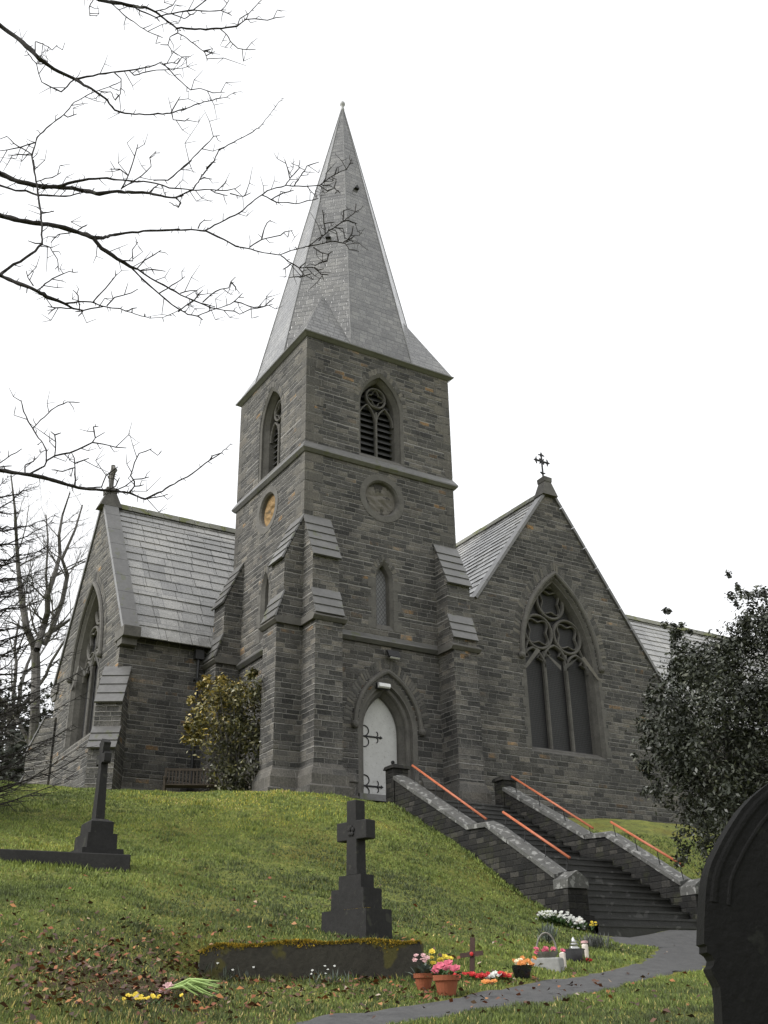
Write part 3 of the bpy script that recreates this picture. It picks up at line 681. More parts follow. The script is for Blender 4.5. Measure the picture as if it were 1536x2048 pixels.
for k in range(8): hp = MB(); hp.tube([lev(k, i/10) for i in range(10)]+[lev(k, 0.985)], 0.022, 5); hp.build('hip_roll', M['hip'], spire)
fn = MB(); fn.lathe(Matrix.Translation(apex+Vector((0, 0, -0.35))), [(0.07, 0), (0.085, 0.15), (0.05, 0.28), (0.075, 0.33), (0.11, 0.40), (0.11, 0.47), (0.06, 0.56), (0.02, 0.60)], 12); fnl = fn.build('finial', M['lead'], spire, smooth=True)
fr_ = MB(); fr_.tube([apex+Vector((0, 0, 0.2)), apex+Vector((0.0, 0, 1.0))], 0.006, 5); fr_.build('rod', M['lead'], fnl)
vt = MB()
for k, t in ((6, 0.615), (5, 0.40)):
    a = lev(k, t); b = lev((k+1) % 8, t); c = (a+b)/2; up = (lev(k, t+0.03)+lev((k+1) % 8, t+0.03))/2; ax = (b-a).normalized(); ou = ax.cross((up-c).normalized())
    if ou.dot(c-ctr) < 0: ou = -ou
    vt = MB(); vt.prism([c-ax*0.10, c+ax*0.10, c+Vector((0, 0, 0.17))], ou*0.12+Vector((0, 0, -0.02))); vt.build('vent', M['iron'], spire)

# ---- windows of the two gables: three lights under cusped circles
def big_window(fr, c, zb, a, zs, za, glass):
    s = MB(); A0 = a
    sl = 0.22
    rings(s, fr, [(arch(c, A0, zb-sl, zs, za), 0), (arch(c, A0-0.07, zb-sl*0.6, zs, za-0.08), 0.10), (arch(c, A0-0.10, zb-sl*0.5, zs, za-0.12), 0.10), (arch(c, A0-0.16, zb, zs, za-0.2), 0.30), (arch(c, A0-0.17, zb, zs, za-0.21), 0.5)])
    voussoirs(s, fr, c, a+0.22, zs, za+0.26, 0.30, 34)
    voussoirs(s, fr, c, a, zs-0.5, zs-0.4, 0.16, 2, zb-0.1)
    wn = s.build('traceried_window', SM, CH)
    h = MB(); hp_ = arch(c, a+0.12, zs-0.02, zs-0.02, za+0.16, 16)[1:-1]; h.tube([fr.p(x, z, 0.03) for x, z in hp_], 0.085, 8)
    for sx in (-1, 1): h.lathe(Matrix.Translation(fr.p(c+sx*(a+0.15), zs-0.06, 0.06)) @ Matrix.Rotation(R(90), 4, 'X') @ Matrix.Translation((0, 0, -0.1)), [(0.02, 0), (0.10, 0.03), (0.13, 0.10), (0.09, 0.17), (0.02, 0.2)], 10)
    h.build('hood_mould', M['dressed'], wn)
    t = MB(); b = a-0.16; w3 = 2*b/3; D0, D1 = 0.28, 0.42
    for sx in (-0.5, 0.5): sweep(t, fr, [(c+sx*w3, zb), (c+sx*w3, zs+0.35)], 0.12, D0, D1)
    for sx in (-1, 1): sweep(t, fr, arch(c+sx*w3, w3/2, zs-0.25, zs-0.2, zs+0.42, 8)[1:-1], 0.09, D0, D1)
    sweep(t, fr, arch(c, w3/2, zs-0.1, zs+0.05, zs+0.62, 8)[1:-1], 0.09, D0, D1)
    rc = 0.42*b
    cs_ = [(c-0.455*b, zs+1.02, rc), (c+0.455*b, zs+1.02, rc), (c, zs+1.02+rc*1.93, rc*0.98)]
    for x, z, r_ in cs_:
        sweep(t, fr, circ(x, z, r_, 28), 0.10, D0, D1, closed=True)
        sweep(t, fr, [(x+(r_*0.74+r_*0.16*math.cos(4*q))*math.cos(q+0.78), z+(r_*0.74+r_*0.16*math.cos(4*q))*math.sin(q+0.78)) for q in np.linspace(0, 2*math.pi, 41)[:-1]], 0.055, D0+0.03, D1, closed=True)
    for sx in (-1, 1): sweep(t, fr, [(c+sx*b*0.97, zs+0.1), (c+sx*b*0.80, zs+0.62)], 0.08, D0, D1)
    for sx in (-1, 0, 1):     # cusps in the light heads
        zt = zs+(0.12 if sx else 0.3)
        for s2 in (-1, 1): sweep(t, fr, [(c+sx*w3+s2*w3*0.46, zt-0.12), (c+sx*w3+s2*w3*0.2, zt-0.02), (c+sx*w3+s2*w3*0.32, zt+0.14)], 0.045, D0+0.03, D1)
    t.build('tracery', M['dressed'], wn)
    g = MB(); panel(g, fr, arch(c, b+0.02, zb-0.02, zs, za-0.19), [], -0.46); g.build('pane', glass, wn)
XS = 9.85
big_window(FT, 9.80, 3.37, 1.55, 6.28, 9.24, M['glass'])
NYC = 8.72
big_window(FN, -NYC, 4.15, 1.50, 6.45, 9.25, M['glass'])

# ---- transept
tr = MB(); ZT = 12.60
outerT = [(5.5, -1.5), (14.4, -1.5), (14.4, 5.95), (9.92, 12.66), (6.55, 7.98), (6.30, 7.90), (5.5, 7.90)]
panel(tr, FT, outerT, [arch(9.80, 1.55, 3.15, 6.28, 9.24)])
tr.quad((6.55, 0.3, -1.5), (6.55, 6, -1.5), (6.55, 6, 7.9), (6.55, 0.3, 7.9)); tr.quad((14.4, 0.3, -1.5), (14.4, 9, -1.5), (14.4, 9, 5.95), (14.4, 0.3, 5.95))
tr.quad((5.5, 0.3, 7.9), (6.55, 0.3, 7.9), (6.55, 1.0, 7.9), (5.5, 1.0, 7.9))
transept = tr.build('transept', M['wall'], CH)
def slate_roof(mb, e0, e1, r0, r1, n, th=0.045, grow=0.25):
    """tilted courses from eaves line e0-e1 to ridge line r0-r1, larger at the eaves"""
    e0, e1, r0, r1 = map(Vector, (e0, e1, r0, r1)); nn = (e1-e0).cross(r0-e0).normalized()
    if nn.z < 0: nn = -nn
    ws = [1+grow*(1-2*i/(n-1)) for i in range(n)]; cs = np.concatenate([[0], np.cumsum(ws)])/sum(ws)
    u_ = nn*0.02; mb.cur = 1; mb.quad(e0-u_, e1-u_, r1-u_, r0-u_); mb.cur = 0          # boarding under the slates
    for i in range(n):
        a, b = cs[i], min(1, cs[i+1]+0.014)
        A_, B_ = e0.lerp(r0, a), e1.lerp(r1, a); C_, D_ = e1.lerp(r1, b), e0.lerp(r0, b)
        # each course in a few lengths so that its lower edge is not ruled
        L = (B_-A_).length; m = max(2, int(L/0.8)); jit = [random.uniform(-0.006, 0.008) for _ in range(m)]; drop = [random.uniform(-0.012, 0.012) for _ in range(m)]
        xs = [0]+sorted((k+random.uniform(-0.25, 0.25))/m for k in range(1, m))+[1]
        dn = (A_-D_).normalized()
        for k in range(m):
            t0, t1 = xs[k], xs[k+1]-0.016/L
            p0 = A_.lerp(B_, t0)+dn*drop[k]; p1 = A_.lerp(B_, t1)+dn*drop[k]; p2 = D_.lerp(C_, t1); p3 = D_.lerp(C_, t0); h = nn*(th+jit[k])
            mb.add([p0, p1, p2, p3, p0+h, p1+h, p2+nn*0.004, p3+nn*0.004], [(4, 5, 6, 7), (0, 1, 5, 4), (1, 2, 6, 5), (3, 0, 4, 7)])
def roof(name, *faces):
    m = MB()
    for f in faces: slate_roof(m, *f)
    return m.build(name, [M['slate'], M['iron']], CH)
rT = roof('roof', ((6.28, 0.52, 7.72), (6.28, 9.0, 7.72), (XS+0.02, 0.52, ZT), (XS+0.02, 9.0, ZT), 20, 0.03), ((14.55, 0.52, 5.75), (14.55, 9.0, 5.75), (XS, 0.52, ZT), (XS, 9.0, ZT), 24, 0.03))
def ridge(p0, p1, par):
    m = MB(); p0, p1 = Vector(p0), Vector(p1); n = int((p1-p0).length/0.6); side = (p1-p0).cross(Vector((0, 0, 1))).normalized()
    for k in range(n):
        a = p0.lerp(p1, k/n); b = p0.lerp(p1, (k+0.97)/n); dz = Vector((0, 0, random.uniform(-0.008, 0.008)))
        m.prism([a-side*0.17+Vector((0, 0, -0.17))+dz, a+Vector((0, 0, 0.09))+dz, a+side*0.17+Vector((0, 0, -0.17))+dz], b-a)
    m.build('ridge_tiles', M['ridge'], par)
ridge((XS, 0.55, ZT+0.03), (XS, 8.6, ZT+0.03), rT)
def coping(fr, pts, d0, d1, th, par, nm='coping'):
    m = MB()
    for (a, za), (b, zb_) in zip(pts[:-1], pts[1:]):
        t = Vector((b-a, zb_-za)); L = t.length; t.normalize(); nn = Vector((-t.y, t.x)); nn = nn if nn.y > 0 else -nn
        n = max(1, int(L/0.8))
        for k in range(n):
            p = Vector((a, za))+t*(L*k/n); q = Vector((a, za))+t*(L*(k+0.985)/n)
            quad = [p, q, q+nn*th, p+nn*th]
            m.prism([fr.p(x.x, x.y, d0) for x in quad], fr.n*(d1-d0))
    return m.build(nm, M['dressed_wet'], par)
coping(FT, [(6.42, 7.86), (9.92, 12.68)], -0.30, 0.07, 0.10, transept); coping(FT, [(9.92, 12.68), (14.5, 5.85)], -0.30, 0.07, 0.10, transept)
def saddle(c, z, w, d, par):                 # apex stone
    m = MB(); m.frustum(Matrix.Translation(c), (w*2.0, d*1.5), (w*0.86, d), z-0.62, z-0.05); m.frustum(Matrix.Translation(c), (w*1.0, d*1.1), (w*1.05, d*1.15), z-0.05, z+0.12); m.frustum(Matrix.Translation(c), (w*1.05, d*1.15), (w*0.25, d*0.3), z+0.12, z+0.24)
    return m.build('apex_stone', M['dressed'], par)
ap = saddle(Vector((9.88, 0.42, 0)), 13.0, 0.34, 0.36, transept)
# floriated iron cross on the apex
cm = MB(); base_ = Vector((9.84, 0.42, 13.1)); cc = base_+Vector((0, 0, 0.74))
cm.tube([base_, cc+Vector((0, 0, 0.28))], 0.034, 6); xd = Vector((1, 0, 0))
cm.tube([cc-xd*0.28, cc+xd*0.28], 0.04, 6)
cm.tube([cc-xd*0.1-Vector((0, 0, 0.1)), cc+xd*0.1+Vector((0, 0, 0.1))], 0.03, 5); cm.tube([cc+xd*0.1-Vector((0, 0, 0.1)), cc-xd*0.1+Vector((0, 0, 0.1))], 0.03, 5)
for dv in (xd, -xd, Vector((0, 0, 1))):
    e = cc+dv*0.29; pv = Vector((dv.z, 0, dv.x if abs(dv.x) > 0 else 0)); pv = Vector((0, 0, 1)) if abs(dv.x) > 0 else xd
    for sg in (-1, 1): cm.tube([e-dv*0.10, e-dv*0.02+pv*sg*0.05, e-dv*0.05+pv*sg*0.14], [0.03, 0.035, 0.02], 5)
    cm.tube([e, e+dv*0.09], [0.045, 0.012], 5)
cm.tube([cc+xd*-0.11+Vector((0, 0, -0.46)), cc+Vector((0, 0, -0.5)), cc+xd*0.11+Vector((0, 0, -0.46))], [0.025, 0.05, 0.025], 5)
cm.build('gable_cross', M['iron'], ap)

# ---- nave and chancel
nv = MB(); NR, NZ, EY, EZ, BY = 8.72, 12.45, 5.2, 6.75, 12.35
panel(nv, FN, [(-BY, -1.5), (-EY, -1.5), (-EY, 6.9), (-NR, NZ-0.02), (-BY, 6.9)], [arch(-NYC, 1.50, 3.93, 6.45, 9.25)])
nv.quad((NX, EY, -1.5), (40, EY, -1.5), (40, EY, EZ), (NX, EY, EZ)); nv.quad((40, BY, -1.5), (NX, BY, -1.5), (NX, BY, EZ), (40, BY, EZ))
nv.poly([(40, EY, -1.5), (40, BY, -1.5), (40, BY, 6.9), (40, NR, NZ), (40, EY, 6.9)])
nave = nv.build('nave', M['wall'], CH)
rN = roof('roof', ((NX+0.42, 4.86, 6.40), (40.2, 4.86, 6.40), (NX+0.42, NR, NZ), (40.2, NR, NZ), 17, 0.034, 0.35), ((NX+0.42, 12.6, 6.40), (40.2, 12.6, 6.40), (NX+0.42, NR, NZ), (40.2, NR, NZ), 17, 0.034, 0.35))
ridge((NX+0.42, NR, NZ+0.06), (40.2, NR, NZ+0.06), rN)
coping(FN, [(-4.98, 6.62), (-NR, NZ+0.05)], -0.46, 0.06, 0.14, nave); coping(FN, [(-NR, NZ+0.05), (-BY-0.3, 6.6)], -0.46, 0.06, 0.14, nave)
kn = MB()
for y0, y1 in ((4.72, 5.6), (11.95, 12.8)): kn = MB(); kn.box(NX-0.07, NX+0.47, y0, y1, 6.36, 6.68); ym = (y0+y1)/2; kn.box(NX-0.04, NX+0.44, ym-0.22, ym+0.24, 6.15, 6.357); kn.build('kneeler', M['dressed'], nave)
ap2 = saddle(Vector((NX+0.2, NR, 0)), 12.92, 0.40, 0.40, nave)
c2 = MB(); b2 = Vector((NX+0.2, NR, 13.1)); c2.tube([b2, b2+Vector((0, 0, 0.95))], [0.09, 0.08], 8); yd = Vector((0, 1, 0)); cc = b2+Vector((0, 0, 0.62))
c2.tube([cc-yd*0.33, cc+yd*0.33], 0.08, 8)
c2.tube([cc+Vector((0, 0.24*math.cos(q), 0.24*math.sin(q))) for q in np.linspace(0, 2*math.pi, 17)], 0.05, 6, cap=False)
c2.build('gable_cross', M['dressed'], ap2)
# diagonal buttresses of the nave gable
k2 = math.sqrt(0.5)
P_N = [(-0.5, -1.5), (1.02, -1.5), (1.02, 2.85), (0.68, 3.45), (0.68, 4.25), (0.0, 5.40), (-0.5, 5.40)]
for oy, dy in ((EY, -1), (BY, 1)):
    o = Vector((NX, oy, 0)); d = Vector((-0.50, dy*0.866, 0)); wdv = Vector((0.866, dy*0.50, 0))
    m = MB(); m.prism([o+d*a+Vector((0, 0, z))-wdv*0.38 for a, z in P_N], wdv*0.76); b = m.build('buttress', M['wall'], CH)
    s_ = MB(); slabs(s_, o, d, wdv, -0.38, 0.38, (-0.05, 5.50), (0.74, 4.22), 4); s_.build('weathering', M['dressed_wet'], b); s_ = MB(); slabs(s_, o, d, wdv, -0.38, 0.38, (0.64, 3.52), (1.08, 2.80), 3); s_.build('weathering', M['dressed_wet'], b)
# plinth step along the nave wall and downpipe
pp = MB(); pp.prism([(NX, EY, -1.5), (NX, EY-0.12, -1.5), (NX, EY-0.12, 1.75), (NX, EY, 1.95)], (3.6, 0, 0)); pp.build('plinth', M['dressed'], nave)
dp = MB(); dp.tube([(-1.05, EY-0.09, 6.35), (-1.05, EY-0.09, 1.2)], 0.05, 8)
for z in (5.4, 3.6, 2.0): dp.box(-1.15, -0.95, EY-0.15, EY, z-0.03, z+0.03)
dp.box(-1.19, -0.91, EY-0.2, EY, 6.05, 6.35)
dp.build('downpipe', M['pipe'], CH)
# floodlight and door lamp (things fixed to the wall)
fl = empty('floodlight', FS.p(2.90, 5.36, 0.0), 'small square floodlight on the tower wall above the doorway', 'floodlight')
m = MB(); m.box(2.88, 2.94, -0.14, 0, 5.34, 5.38); m.build('bracket', M['iron'], fl)
m = MB(); a = Vector((2.72, -0.28, 5.25)); m.prism([a, a+Vector((0, 0.13, 0.22)), a+Vector((0, 0.19, 0.19)), a+Vector((0, 0.06, -0.03))], (0.40, 0, 0)); hd = m.build('housing', M['iron'], fl)
m = MB(); m.prism([a+Vector((0.035, -0.001, -0.024)), a+Vector((0.035, 0.046, -0.052)), a+Vector((0.035, 0.046, -0.058)), a+Vector((0.035, -0.005, -0.03))], (0.33, 0, 0)); m.build('lens', M['lampglass'], hd)
dlp = empty('bulkhead_lamp', FS.p(2.62, 4.42, 0.0), 'oblong white bulkhead lamp fixed at the head of the doorway', 'lamp')
m = MB(); m.box(2.42, 2.84, -0.06, 0.06, 4.30, 4.47); m.build('housing', M['iron'], dlp)
m = MB(); P_ = [(0, -0.0), (0, 0.05), (0.03, 0.09), (0.11, 0.09), (0.14, 0.05), (0.14, 0)]
m.prism([Vector((2.44, -0.06-o, 4.315+z)) for z, o in P_], (0.38, 0, 0)); m.build('diffuser', M['lampglass'], dlp)
# ---------------------------------------------------------------- stone steps with parapets
ST = empty('stone_steps', (4.0, -8.0, -2.7), 'two flights of dark worn stone steps between sloping coped parapets to the church door', 'steps')
XL0, XL1, XR0, XR1 = 2.00, 2.40, 5.60, 6.00
prof = [(0.75, 0.95), (-1.75, 0.95)]; y, z = -1.75, 0.95
for i in range(11): z -= 0.168; prof.append((y, z)); y -= 0.295; prof.append((y, z))
y = -5.55; prof[-1] = (y, z)
for i in range(10):
    z -= 0.1695; prof.append((y, z)); y -= 0.285; prof.append((y, z))
z -= 0.10; prof.append((y, z-0.8)); yend = y
flight = MB(); pts = prof
for i in range(len(pts)-1):
    a, b = pts[i], pts[i+1]
    if abs(a[1]-b[1]) < 1e-6:      # tread with a slight nosing
        flight.quad((XL1-0.02, a[0], a[1]), (XR0+0.02, a[0], a[1]), (XR0+0.02, b[0]-0.025, b[1]), (XL1-0.02, b[0]-0.025, b[1]))
        flight.quad((XL1-0.02, b[0]-0.025, b[1]), (XR0+0.02, b[0]-0.025, b[1]), (XR0+0.02, b[0]-0.025, b[1]-0.045), (XL1-0.02, b[0]-0.025, b[1]-0.045))
        flight.quad((XL1-0.02, b[0]-0.025, b[1]-0.045), (XR0+0.02, b[0]-0.025, b[1]-0.045), (XR0+0.02, b[0], b[1]-0.045), (XL1-0.02, b[0], b[1]-0.045))
    else:
        flight.quad((XL1-0.02, a[0], a[1]), (XR0+0.02, a[0], a[1]), (XR0+0.02, b[0], b[1]), (XL1-0.02, b[0], b[1]))
M['step'] = plain('worn dark step stone', (0.040, 0.040, 0.038), 0.6, 0.45, 0.45, 12, 0.5, 0.015, spots=((0.095, 0.095, 0.09), 4.0, 0.62))
flight.build('steps', M['step'], ST)
ct = [(-1.55, 1.52), (-4.72, -0.19), (-5.45, -0.23), (-7.72, -1.58)]
for x0, x1, inner, ob in ((XL0, XL1, XL1, 0), (XR0, XR1, XR0, 1)):
    m = MB()
    m.prism([(x0, y_, z_-0.12) for y_, z_ in ct]+[(x0, -7.72, -3.6), (x0, -1.55, -1.2)], (x1-x0, 0, 0))
    wl = m.build('parapet', M['wall_dark'], ST)
    c = MB(); o = 0.055
    for (ya, za), (yb, zb) in zip(ct[:-1], ct[1:]):
        n = max(1, round(abs(yb-ya)/0.75))
        for k in range(n):
            a = Vector((0, ya, za)).lerp(Vector((0, yb, zb)), k/n); b = Vector((0, ya, za)).lerp(Vector((0, yb, zb)), (k+0.985)/n); j = random.uniform(-0.012, 0.012)
            sec = [(x0-o, -0.12), (x1+o, -0.12), (x1+o, -0.03), ((x0+x1)/2, 0.035), (x0-o, -0.03)]
            vs = [(x+j, a.y, a.z+dz) for x, dz in sec]+[(x+j, b.y, b.z+dz) for x, dz in sec]
            c.add(vs, [(i, (i+1) % 5, 5+(i+1) % 5, 5+i) for i in range(5)]+[(4, 3, 2, 1, 0), (5, 6, 7, 8, 9)])
    c.build('coping', M['coping'], wl)
    nwl = MB(); nwl.box(x0-0.03, x1+0.03, -1.56, -1.16, -0.8, 1.70); nwl.frustum(Matrix.Translation(((x0+x1)/2, -1.36, 0)), (x1-x0+0.16, 0.52), (x1-x0+0.10, 0.46), 1.70, 1.79); nwl.frustum(Matrix.Translation(((x0+x1)/2, -1.36, 0)), (x1-x0+0.10, 0.46), (x1-x0-0.1, 0.2), 1.79, 1.84)
    nwl.build('newel', M['wall_dark'], ST)
    pr = MB(); pr.box(x0-0.06, x1+0.06, -8.10, -7.70, -3.6, -1.90)
    pr.cur = 1; pr.prism([((x0+x1)/2-0.27, -8.14, -1.90), ((x0+x1)/2+0.27, -8.14, -1.90), ((x0+x1)/2+0.27, -8.14, -1.72), ((x0+x1)/2, -8.14, -1.56), ((x0+x1)/2-0.27, -8.14, -1.72)], (0, 0.46, 0)); pr.cur = 0
    pr.box(x0-0.10, x1+0.10, -8.20, -7.68, -3.6, -2.42)
    pr.build('pier', [M['wall_dark'], M['coping']], ST)
rails = [((-1.88, 1.74), (-4.97, -0.08), 'upper'), ((-5.62, -0.02), (-7.77, -1.27), 'lower')]
def ctz(y_): return float(np.interp(-y_, [-c_[0] for c_ in ct], [c_[1] for c_ in ct]))
lab = {('l','upper'): 'orange handrail starting beside the church door, on the parapet nearer the grassy bank', ('l','lower'): 'orange handrail on the lower parapet nearer the grassy bank, ending at its gabled pier',
       ('r','upper'): 'orange handrail on black posts below the traceried gable window, upper flight of steps', ('r','lower'): 'orange handrail on black posts running down towards the dark evergreen tree'}
for side, x in (('l', 2.36), ('r', 5.64)):
    for (y0, z0), (y1, z1), nm in rails:
        h = empty('handrail', (x, y0, z0-0.3), lab[(side, nm)], 'handrail', 'orange handrails on the steps')
        m = MB(); m.tube([(x, y0, z0), (x, y1, z1)], 0.030, 8); m.build('rail', M['rail'], h, smooth=True)
        for t in (0.04, 0.35, 0.66, 0.96):
            yy, zz = y0+(y1-y0)*t, z0+(z1-z0)*t; xs = x+(0.05 if side == 'r' else -0.05)
            m = MB(); m.tube([(x, yy, zz-0.02), (x, yy, zz-0.12), (xs, yy, ctz(yy)-0.05)], 0.011, 5); m.build('post', M['iron'], h)
# ---------------------------------------------------------------- monuments
def basis(pos, th):
    """x along the arms (right end nearer the viewer), y away through the stone"""
    c = -HF; xl = c*math.sin(th)+HR*math.cos(th); nf = c*math.cos(th)-HR*math.sin(th); yl = -nf
    return Matrix(((xl[0], yl[0], 0, pos[0]), (xl[1], yl[1], 0, pos[1]), (0, 0, 1, pos[2]), (0, 0, 0, 1)))
def moss_tufts(name, P, n_up, size, parent):
    """P: (n,3) points; short upright mossy flakes"""
    n = len(P); an = rng.uniform(0, 6.28, n); s_ = size*rng.uniform(0.5, 1.3, n)
    d = np.stack([np.cos(an), np.sin(an), np.zeros(n)], 1)*s_[:, None]*0.6; up = np.stack([rng.normal(0, .4, n)*s_, rng.normal(0, .4, n)*s_, s_*n_up], 1)
    V = np.concatenate([P-d, P+d, P+up], 0); F = np.stack([np.arange(n), np.arange(n)+n, np.arange(n)+2*n], 1)
    return np_mesh(name, V, F, M['mossy'], parent, colors=rng.random(n))
# centre cross
g0 = hit(713, 1868, 12, 22); p0 = at(713, 1868, 15.6); g0 = Vector((p0[0], p0[1], p0[2]))
XC = empty('cross_monument', g0, 'plain dark stone cross on a three stepped base above the mossy kerb', 'grave cross')
Mx = basis(g0, R(43))
m = MB(); m.frustum(Mx, (0.88, 0.52), (0.87, 0.51), -0.5, 0.30); m.build('lower_step', M['monument'], XC)
m = MB(); m.frustum(Mx, (0.64, 0.37), (0.635, 0.365), 0.30, 0.58); m.build('middle_step', M['monument'], XC)
m = MB(); m.frustum(Mx, (0.445, 0.26), (0.44, 0.255), 0.58, 0.765); m.build('upper_step', M['monument'], XC)
m = MB()
out = [(-0.112, 0.765), (0.112, 0.765), (0.10, 1.245), (0.30, 1.245), (0.30, 1.505), (0.098, 1.505), (0.095, 1.80), (-0.095, 1.80), (-0.098, 1.505), (-0.30, 1.505), (-0.30, 1.245), (-0.10, 1.245)]
m.prism([Mx @ Vector((x, -0.095, z)) for x, z in out], (Mx.to_3x3() @ Vector((0, 0.19, 0)))); xb = m.build('cross', M['monument'], XC)
bv = xb.modifiers.new('bevel', 'BEVEL'); bv.width = 0.012; bv.segments = 2
m = MB()
for q in range(5): a = q*1.257+0.3; m.lathe(Mx @ Matrix.Translation((0.04*math.cos(a), -0.098, 1.37+0.05*math.sin(a))) @ Matrix.Rotation(R(90), 4, 'X'), [(0.035, 0), (0.03, 0.015), (0.008, 0.022)], 7)
m.build('carved_flower', M['monument'], xb)
P = np.array([tuple(Mx @ Vector((rng.uniform(0.0, 0.46), rng.uniform(-0.25, -0.19), 0.30))) for _ in range(120)]); moss_tufts('moss', P, 0.5, 0.012, XC)
# kerb block in front
ka = Vector(at(398, 1936, 14.2)); kb_ = Vector(at(842, 1962, 13.9)); zt = at(620, 1882, 14.05)[2]
dirk = (kb_-ka); dirk.z = 0; Lk = dirk.length; dirk.normalize(); bk = Vector((-dirk.y, dirk.x, 0)); 
if bk.dot(Vector(HF)) < 0: bk = -bk
KB = empty('grave_kerb', (ka+kb_)/2, 'long mossy grave kerb block in front of the centre cross', 'grave kerb')
m = MB(); n = 14
top = [zt+0.02*math.sin(i*1.3)-0.004*abs(i-7) for i in range(n+1)]; top[0] -= 0.06
for i in range(n):
    a = ka+dirk*Lk*i/n; b = ka+dirk*Lk*(i+1)/n
    for z0_, z1_, back in (((zt-1.0, zt-1.0), (top[i], top[i+1]), 0.55),):
        A0 = Vector((a.x, a.y, zt-1.0)); B0 = Vector((b.x, b.y, zt-1.0)); A1 = Vector((a.x, a.y, top[i])); B1 = Vector((b.x, b.y, top[i+1]))
        m.add([A0, B0, B1, A1, A0+bk*back, B0+bk*back, B1+bk*back, A1+bk*back], [(0, 1, 2, 3), (3, 2, 6, 7), (5, 4, 7, 6)]+([(4, 0, 3, 7)] if i == 0 else [])+([(1, 5, 6, 2)] if i == n-1 else []))
M['mossy_stone'] = plain('mossy kerb stone', (0.030, 0.028, 0.022), 0.9, 0.25, 0.5, 14, 0.6, 0.02, spots=((0.055, 0.050, 0.016), 2.6, 0.55))
m.build('block', M['mossy_stone'], KB)
P = []
for _ in range(5200):
    t = rng.random(); e = abs(rng.normal(0, 0.10)); 
    if e > 0.5: continue
    P.append(ka+dirk*Lk*t+bk*e*(1 if rng.random() > .12 else -0.05)+Vector((0, 0, np.interp(t*n, range(n+1), top)-ka.z+rng.uniform(-0.03, 0.0))) if rng.random() < .82 else ka+dirk*Lk*t-bk*.006+Vector((0, 0, np.interp(t*n, range(n+1), top)-ka.z-abs(rng.normal(0, .022))*(1+math.sin(t*17)))))
moss_tufts('moss', np.array([tuple(p) for p in P]), 1.1, 0.022, KB)
# left cross on its long kerb
D2 = 17.9; b2 = Vector(at(190, 1700, D2)); ra = Vector(at(262, 1709, D2-0.6)); la = Vector(at(-160, 1690, D2-0.75)); dv = ra-la; zt2 = Vector((0, 0, 0)); bk2 = Vector((-dv.y, dv.x, 0)).normalized()
bk2 = Vector((ra.x-CPOS[0], ra.y-CPOS[1], 0)).normalized(); b2.z = la.lerp(ra, .83).z
X2 = empty('cross_monument', b2, 'slim dark stone cross turned edge-on, standing on a stepped base with a long black kerb', 'grave cross')
Mx = basis(b2, R(57))
m = MB(); m.frustum(Mx, (0.85, 0.70), (0.83, 0.68), -0.02, 0.11); m.build('lower_step', M['monument'], X2)
m = MB(); m.frustum(Mx, (0.68, 0.50), (0.66, 0.49), 0.11, 0.355); m.build('middle_step', M['monument'], X2)
m = MB(); m.frustum(Mx, (0.54, 0.38), (0.53, 0.375), 0.355, 0.55); m.frustum(Mx, (0.53, 0.375), (0.30, 0.22), 0.55, 0.605); m.build('upper_step', M['monument'], X2)
m = MB(); m.frustum(Mx, (0.22, 0.155), (0.15, 0.115), 0.60, 1.46)
m.build('shaft', M['monument'], X2)
m = MB()
out = [(-0.075, 1.46), (0.075, 1.46), (0.07, 1.53), (0.15, 1.55), (0.19, 1.52), (0.21, 1.55), (0.21, 1.68), (0.19, 1.71), (0.15, 1.68), (0.08, 1.70), (0.11, 1.84), (0.13, 1.88), (0.0, 1.96), (-0.13, 1.88), (-0.11, 1.84), (-0.08, 1.70), (-0.15, 1.68), (-0.19, 1.71), (-0.21, 1.68), (-0.21, 1.55), (-0.19, 1.52), (-0.15, 1.55), (-0.07, 1.53)]
m.prism([Mx @ Vector((x, -0.06, z)) for x, z in out], Mx.to_3x3() @ Vector((0, 0.12, 0))); m.build('cross_head', M['monument'], X2)
m = MB()
lo = Vector((0, 0, -0.75)); m.add([la+lo, ra+lo, ra, la, la+lo+bk2*1.0, ra+lo+bk2*1.0, ra+bk2*1.0, la+bk2*1.0], [(0, 1, 2, 3), (3, 2, 6, 7), (1, 5, 6, 2), (5, 4, 7, 6), (4, 0, 3, 7)])
kk = m.build('kerb', M['monument'], X2); bv = kk.modifiers.new('bevel', 'BEVEL'); bv.width = 0.015; bv.segments = 2
# near headstone
DH = 4.6; HX = 1640
def lz(px, py): p = at(px, py, DH); return float(p@HR), float(p[2])
cx0 = lz(HX, 1800)[0]
pro = [(1610,1480),(1585,1506),(1563,1527),(1536,1553),(1510,1572),(1485,1593),(1464,1617),(1446,1644),(1430,1670),(1416,1697),(1404,1722),(1396,1747),(1392,1775),(1390,1800),(1388,1845),(1387,1888),(1393,1892),(1393,1905),(1402,1911),(1408,1921),(1406,1931),(1401,1938),(1406,1951),(1412,1961),(1419,1975),(1422,2010),(1424,2060),(1424,2400)]
hl = [lz(a, b) for a, b in pro]; hl[0] = (cx0, hl[0][1])
outl = hl + [(2*cx0-a, z) for a, z in hl[1:][::-1]]
pc = at(HX, 1800, DH)+HR*0.045; HB = Vector((pc[0], pc[1], hz(pc[0], pc[1])))
HSN = empty('headstone', HB, 'tall dark backlit gothic headstone with scrolled shoulders across the path from the flowers', 'headstone')
base0 = np.array([pc[0], pc[1]])-HR[:2]*float(pc@HR)
rotn = R(1); HRr = np.array([math.cos(CYAW+rotn), -math.sin(CYAW+rotn), 0]); HFr = np.array([math.sin(CYAW+rotn), math.cos(CYAW+rotn), 0])
def hp3(a, z, d): q = pc+HRr*(a-cx0)+HFr*d; return Vector((q[0], q[1], z))
